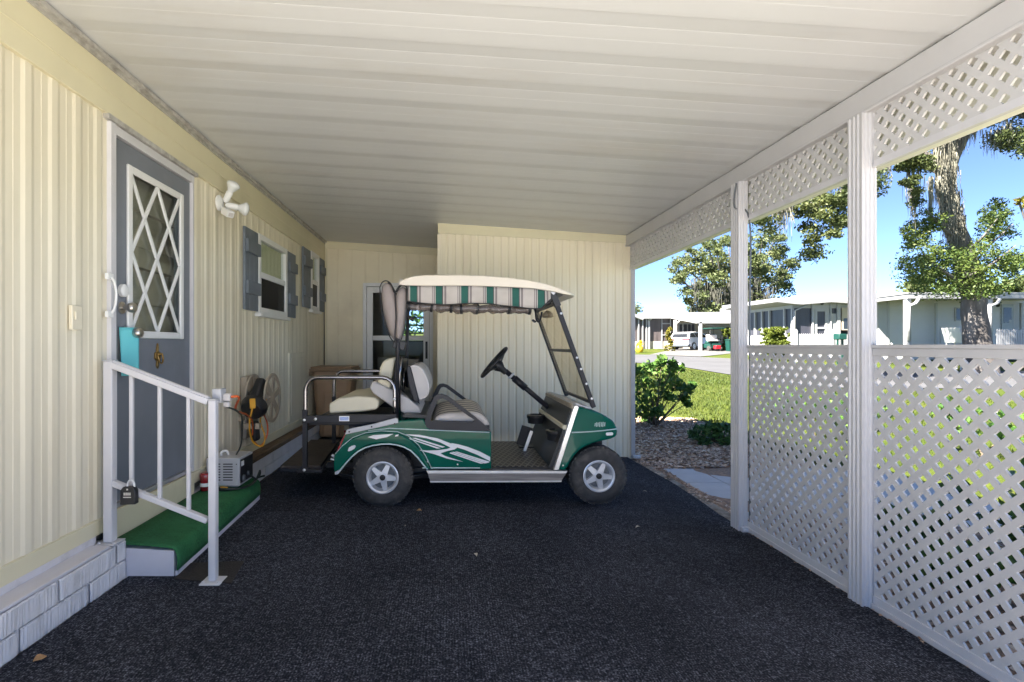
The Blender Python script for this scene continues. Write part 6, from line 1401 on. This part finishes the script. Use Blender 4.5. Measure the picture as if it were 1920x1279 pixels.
for pol in ([(.36, 1.12), (.55, 1.42), (.95, 1.46), (1.18, 1.12)], [(1.28, 1.12), (1.10, 1.47), (1.72, 1.49), (1.80, 1.12)], [(1.88, 1.12), (1.82, 1.49), (2.25, 1.47), (2.9, 1.12)]):
    for sg in (1, -1):
        mb = MB(); mb.face([(a, sg * sidey(b), b) for a, b in pol]); mb.build('window', M['darkglass'], cb, fix=False)
mb = MB(); mb.face([(.150, -.70, 1.10), (.150, .70, 1.10), (.288, .64, 1.42), (.288, -.64, 1.42)]); mb.build('rear_window', M['darkglass'], cb, fix=False)
for s in (-1, 1):
    mb = MB(); mb.box(-.05, .16, s * .62 - .30, s * .62 + .30, .86, .98); mb.build('tail_light', M['red'], cb, bevel=.02)
mb = MB(); mb.box(-.06, .30, -.92, .92, .32, .52); mb.box(1.2, 3.2, -.915, .915, .26, .36); mb.build('lower_trim', M['alloydark'], cb, bevel=.03)
mb = MB(); mb.box(-.035, -.02, -.26, .26, .70, .82); mb.build('plate', M['housewhite'], cb)
for x in (.84, 3.6):
    for s in (-1, 1):
        mb = MB(); mb.lathe([(.20, .0), (.33, .0), (.345, .05), (.345, .17), (.33, .22), (.1, .22)], (x, s * .91, .345), (0, -s, 0), 24); w_ = mb.build('wheel', M['rubber'], car, smooth=40)
        mb = MB(); mb.lathe([(.21, -.004), (.19, .01), (.05, .02), (.01, .005)], (x, s * .91, .345), (0, -s, 0), 20)
        mb.build('rim', M['alloy'], w_, smooth=40)
        mb = MB(); 
        for i in range(5):
            a = 2 * PI * i / 5; d = Vector((math.cos(a + .6), 0, math.sin(a + .6))); c = Vector((x, s * .912, .345)); mb.bar(c + d * .07, c + d * .17, .05, .012, up=(0, 1, 0))
        mb.build('rim_slots', M['black'], w_)
rr = P(1272, 0, CY); car.scale = (.95, .95, .93); car.location = (rr.x, CY, .86); car.rotation_euler = (0, 0, R(34))
# little green cart beside it
gy = 41.0; c0 = P(1336, 0, gy); gzz = .78
fcart = thing('golf_cart', 'small distant green golf cart parked beside the white car', 'golf cart', (c0.x, gy, gzz))
mb = MB(); mb.box(c0.x - .45, c0.x + .45, gy - .5, gy + .9, gzz + .25, gzz + .60); mb.box(c0.x - .45, c0.x + .45, gy - .1, gy + .3, gzz + .60, gzz + .78); mb.build('body', M['greenbin'], fcart, bevel=.05)
mb = MB(); mb.box(c0.x - .42, c0.x + .42, gy - .35, gy + .1, gzz + .78, gzz + .90); mb.box(c0.x - .42, c0.x + .42, gy + .1, gy + .2, gzz + .85, gzz + 1.3); mb.build('seat', M['greyvinyl'], fcart, bevel=.04)
mb = MB(); mb.box(c0.x - .55, c0.x + .55, gy - .8, gy + 1.0, gzz + 1.72, gzz + 1.80); mb.build('roof', M['greenbin'], fcart, bevel=.03)
mb = MB()
for sx_ in (-.46, .46):
    for sy_ in (-.55, .75): mb.tube([(c0.x + sx_, gy + sy_, gzz + .5), (c0.x + sx_, gy + sy_, gzz + 1.73)], .02, 6)
mb.build('roof_strut', M['blackmetal'], fcart)
for sx_ in (-.5, .5):
    for sy_ in (-.3, .75): mb = MB(); mb.lathe([(.02, 0), (.21, .01), (.22, .05), (.22, .13), (.02, .15)], (c0.x + sx_, gy + sy_, gzz + .22), (-1 if sx_ > 0 else 1, 0, 0), 16); mb.build('wheel', M['rubber'], fcart, smooth=40)
mb = MB(); c1 = P(1345, 0, 40.2); mb.box(c1.x - .22, c1.x + .2, 40.0, 40.4, .95, 1.25); mb.build('red_bag', M['red'], fcart, bevel=.05)
# plants and bins across the street
def clipped(name, label, x0, x1, y0, y1, z0, z1, m, n, size, seed, group=None, cat='hedge'):
    random.seed(seed); cl = []
    for _ in range(n): cl.append(((ru(x0, x1), ru(y0, y1), z0 + (z1 - z0) * rnd()), (.09, .09, .07)))
    return shrub(name, label, ((x0 + x1) / 2, (y0 + y1) / 2, z0), cl, 55, size, m, 0, group, cat, seed=seed)
clipped('hedge', 'boxy clipped yellow-green hedge in front of the screened porch', XU(1437, 28), XU(1473, 28), 27.6, 28.6, .35, ZV(614.5, 28), M['leafhedge'], 420, .095, 51)
clipped('hedge', 'tall yellow-green hedge beside the distant green cart', XU(1353, 41.5), XU(1385, 41.5), 41.2, 42, .75, ZV(615, 41.5), M['leafhedge'], 150, .13, 52)
random.seed(53); yy = 40.5; cl = []
for i in range(26):
    t = i / 25; zc_ = .8 + 1.75 * t; r = .42 * (1 - t) ** .6 + .06; a = ru(0, 2 * PI); cl.append(((XU(1255, yy) + math.cos(a) * r * .6, yy + math.sin(a) * r * .6, zc_), (.17, .17, .12)))
shrub('conifer', 'narrow cone-shaped golden conifer beside the white carport post', (XU(1255, yy), yy, .72), cl, 50, .13, M['leafgold'], 0, cat='shrub', seed=53)
yy = 38.5; pot = thing('flower_pot', 'yellow pot of bright yellow flowers on the lawn near the shed corner', 'flower pot', (XU(1199, yy), yy, .70))
mb = MB(); mb.lathe([(.18, 0), (.27, .12), (.29, .30), (.24, .42), (.20, .40)], (XU(1199, yy), yy, .74), (0, 0, 1), 18); mb.build('pot', M['terracotta'], pot, smooth=40)
leaf_obj('blossom', [((XU(1199, yy), yy, 1.28), (.27, .27, .22)), ((XU(1202, yy), yy, 1.5), (.12, .12, .12))], 90, .10, M['flower'], pot, seed=2, aspect=.8)
yy = 40.0; x = XU(1371, yy); bn2 = thing('trash_bin', 'green wheeled trash bin near the tall far hedge', 'trash bin', (x, yy, .72))
mb = MB(); v0 = [(x - .30, yy - .3), (x + .30, yy - .3), (x + .30, yy + .3), (x - .30, yy + .3)]
A = [(p, q_, .76) for p, q_ in [(x + (a - x) * .85, yy + (b - yy) * .85) for a, b in v0]]; B = [(a, b, 1.62) for a, b in v0]
mb.face(A); mb.face(B)
for i in range(4): mb.face([A[i], A[(i + 1) % 4], B[(i + 1) % 4], B[i]])
mb.build('body', M['greenbin'], bn2, bevel=.03); mb = MB(); mb.box(x - .33, x + .33, yy - .34, yy + .34, 1.62, 1.70); mb.build('lid', M['greenbin'], bn2, bevel=.03)
yy = 25.5; x = XU(1574, yy); mbx = thing('mailbox', 'dark green box on two legs beside the white picket fence', 'mailbox', (x, yy, .4))
mb = MB(); mb.box(x - .16, x + .22, yy - .2, yy + .2, ZV(637, yy), ZV(626, yy)); mb.build('box', M['greenbin'], mbx, bevel=.03); mb = MB(); mb.box(x - .12, x - .06, yy - .03, yy + .03, .3, ZV(637, yy)); mb.box(x + .12, x + .18, yy - .03, yy + .03, .3, ZV(637, yy)); mb.build('leg', M['greenbin'], mbx)
def picket(label, u0, u1, y, vt, n, posts):
    z1 = ZV(vt, y); x0, x1 = XU(u0, y), XU(u1, y); g0 = gz(x0, y); t = thing('picket_fence', label, 'fence', ((x0 + x1) / 2, y, g0), 'white picket fences across the street'); z0 = max(g0 + .05, z1 - .95)
    mb = MB()
    for i in range(n):
        x = x0 + (x1 - x0) * (i + .5) / n; w = .035; mb.prism([(x - w, z0), (x + w, z0), (x + w, z1 - .06), (x, z1), (x - w, z1 - .06)], y - .012, y + .012)
    o = mb.build('picket', M['housewhite'], t); o['kind'] = 'stuff' if n > 100 else None
    if o['kind'] is None: del o['kind']
    mb = MB(); mb.box(x0, x1, y + .013, y + .05, z1 - .28, z1 - .20); mb.box(x0, x1, y + .013, y + .05, z0 + .1, z0 + .18); mb.build('rail', M['housewhite'], t)
    for u in posts:
        x = XU(u, y); mb = MB(); mb.box(x - .06, x + .06, y - .05, y + .07, g0 - .1, z1 + .10); mb.prism([(x - .075, z1 + .10), (x + .075, z1 + .10), (x, z1 + .22)], y - .06, y + .08); mb.build('post', M['housewhite'], t)
picket('white picket fence in front of the screened porch door', 1494, 1568, 27, 625.5, 20, (1492.5, 1561)); picket('white picket fence right of the big oak trunk', 1868, 2000, 23.5, 617, 30, (1995,))
mb = MB(); yy = 21.5; mb.prism([(XU(1799, yy), ZV(614, yy)), (XU(1808, yy), ZV(614, yy)), (XU(1816, yy), ZV(640, yy)), (XU(1826, yy), ZV(640, yy)), (XU(1826, yy), ZV(643, yy)), (XU(1806, yy), ZV(643, yy))], yy, yy + .8); o = mb.build('lawn_chair', M['greysiding'], loc=(XU(1810, yy), yy, ZV(643, yy)), bevel=.01)
tag(o, 'grey angled lawn chair half hidden by the left of the oak trunk', 'chair')
for s in (0, .7):
    mb = MB(); mb.bar((XU(1808, yy), yy + .05 + s, ZV(643, yy)), (XU(1804, yy), yy + .05 + s, .2), .05, .05); mb.bar((XU(1824, yy), yy + .05 + s, ZV(643, yy)), (XU(1827, yy), yy + .05 + s, .2), .05, .05); mb.build('leg', M['greysiding'], o)
# ------------------------------------------------------------------ camera, sun and sky
cam = bpy.data.cameras.new('camera'); cam.lens = 36 * F / 1920; cam.sensor_width = 36; cam.shift_x = (960 - U0) / 1920; cam.shift_y = (V0 - 639.5) / 1920
cam.clip_start = .05; cam.clip_end = 2000
co = bpy.data.objects.new('camera', cam); COL.objects.link(co); co.location = (0, 0, H); co.rotation_euler = (R(90), 0, 0); SC.camera = co
to_sun = Vector((-1, -.5, 1.12)).normalized()
el = math.asin(to_sun.z)
sl = bpy.data.lights.new('sun', 'SUN'); sl.energy = 4.6; sl.angle = R(.53); sl.color = (1, .94, .85)
so = bpy.data.objects.new('sun', sl); COL.objects.link(so); so.rotation_euler = (-to_sun).to_track_quat('-Z', 'Y').to_euler(); so.location = (-20, -10, 25)
w = bpy.data.worlds.new('World'); SC.world = w; w.use_nodes = True; nt = w.node_tree
sky = nt.nodes.new('ShaderNodeTexSky'); sky.sky_type = 'NISHITA'; sky.sun_disc = False; sky.sun_elevation = el; sky.sun_rotation = math.atan2(to_sun.x, to_sun.y)
sky.air_density = .3; sky.dust_density = 0; sky.ozone_density = 2.5
nt.links.new(sky.outputs[0], nt.nodes['Background'].inputs[0]); nt.nodes['Background'].inputs[1].default_value = .058
SC.view_settings.view_transform = 'Standard'; SC.view_settings.look = 'None'; SC.view_settings.gamma = 1; SC.view_settings.exposure = 3.05
SC.cycles.max_bounces = 10; SC.cycles.diffuse_bounces = 6; SC.cycles.transparent_max_bounces = 16
SC.cycles.use_denoising = True
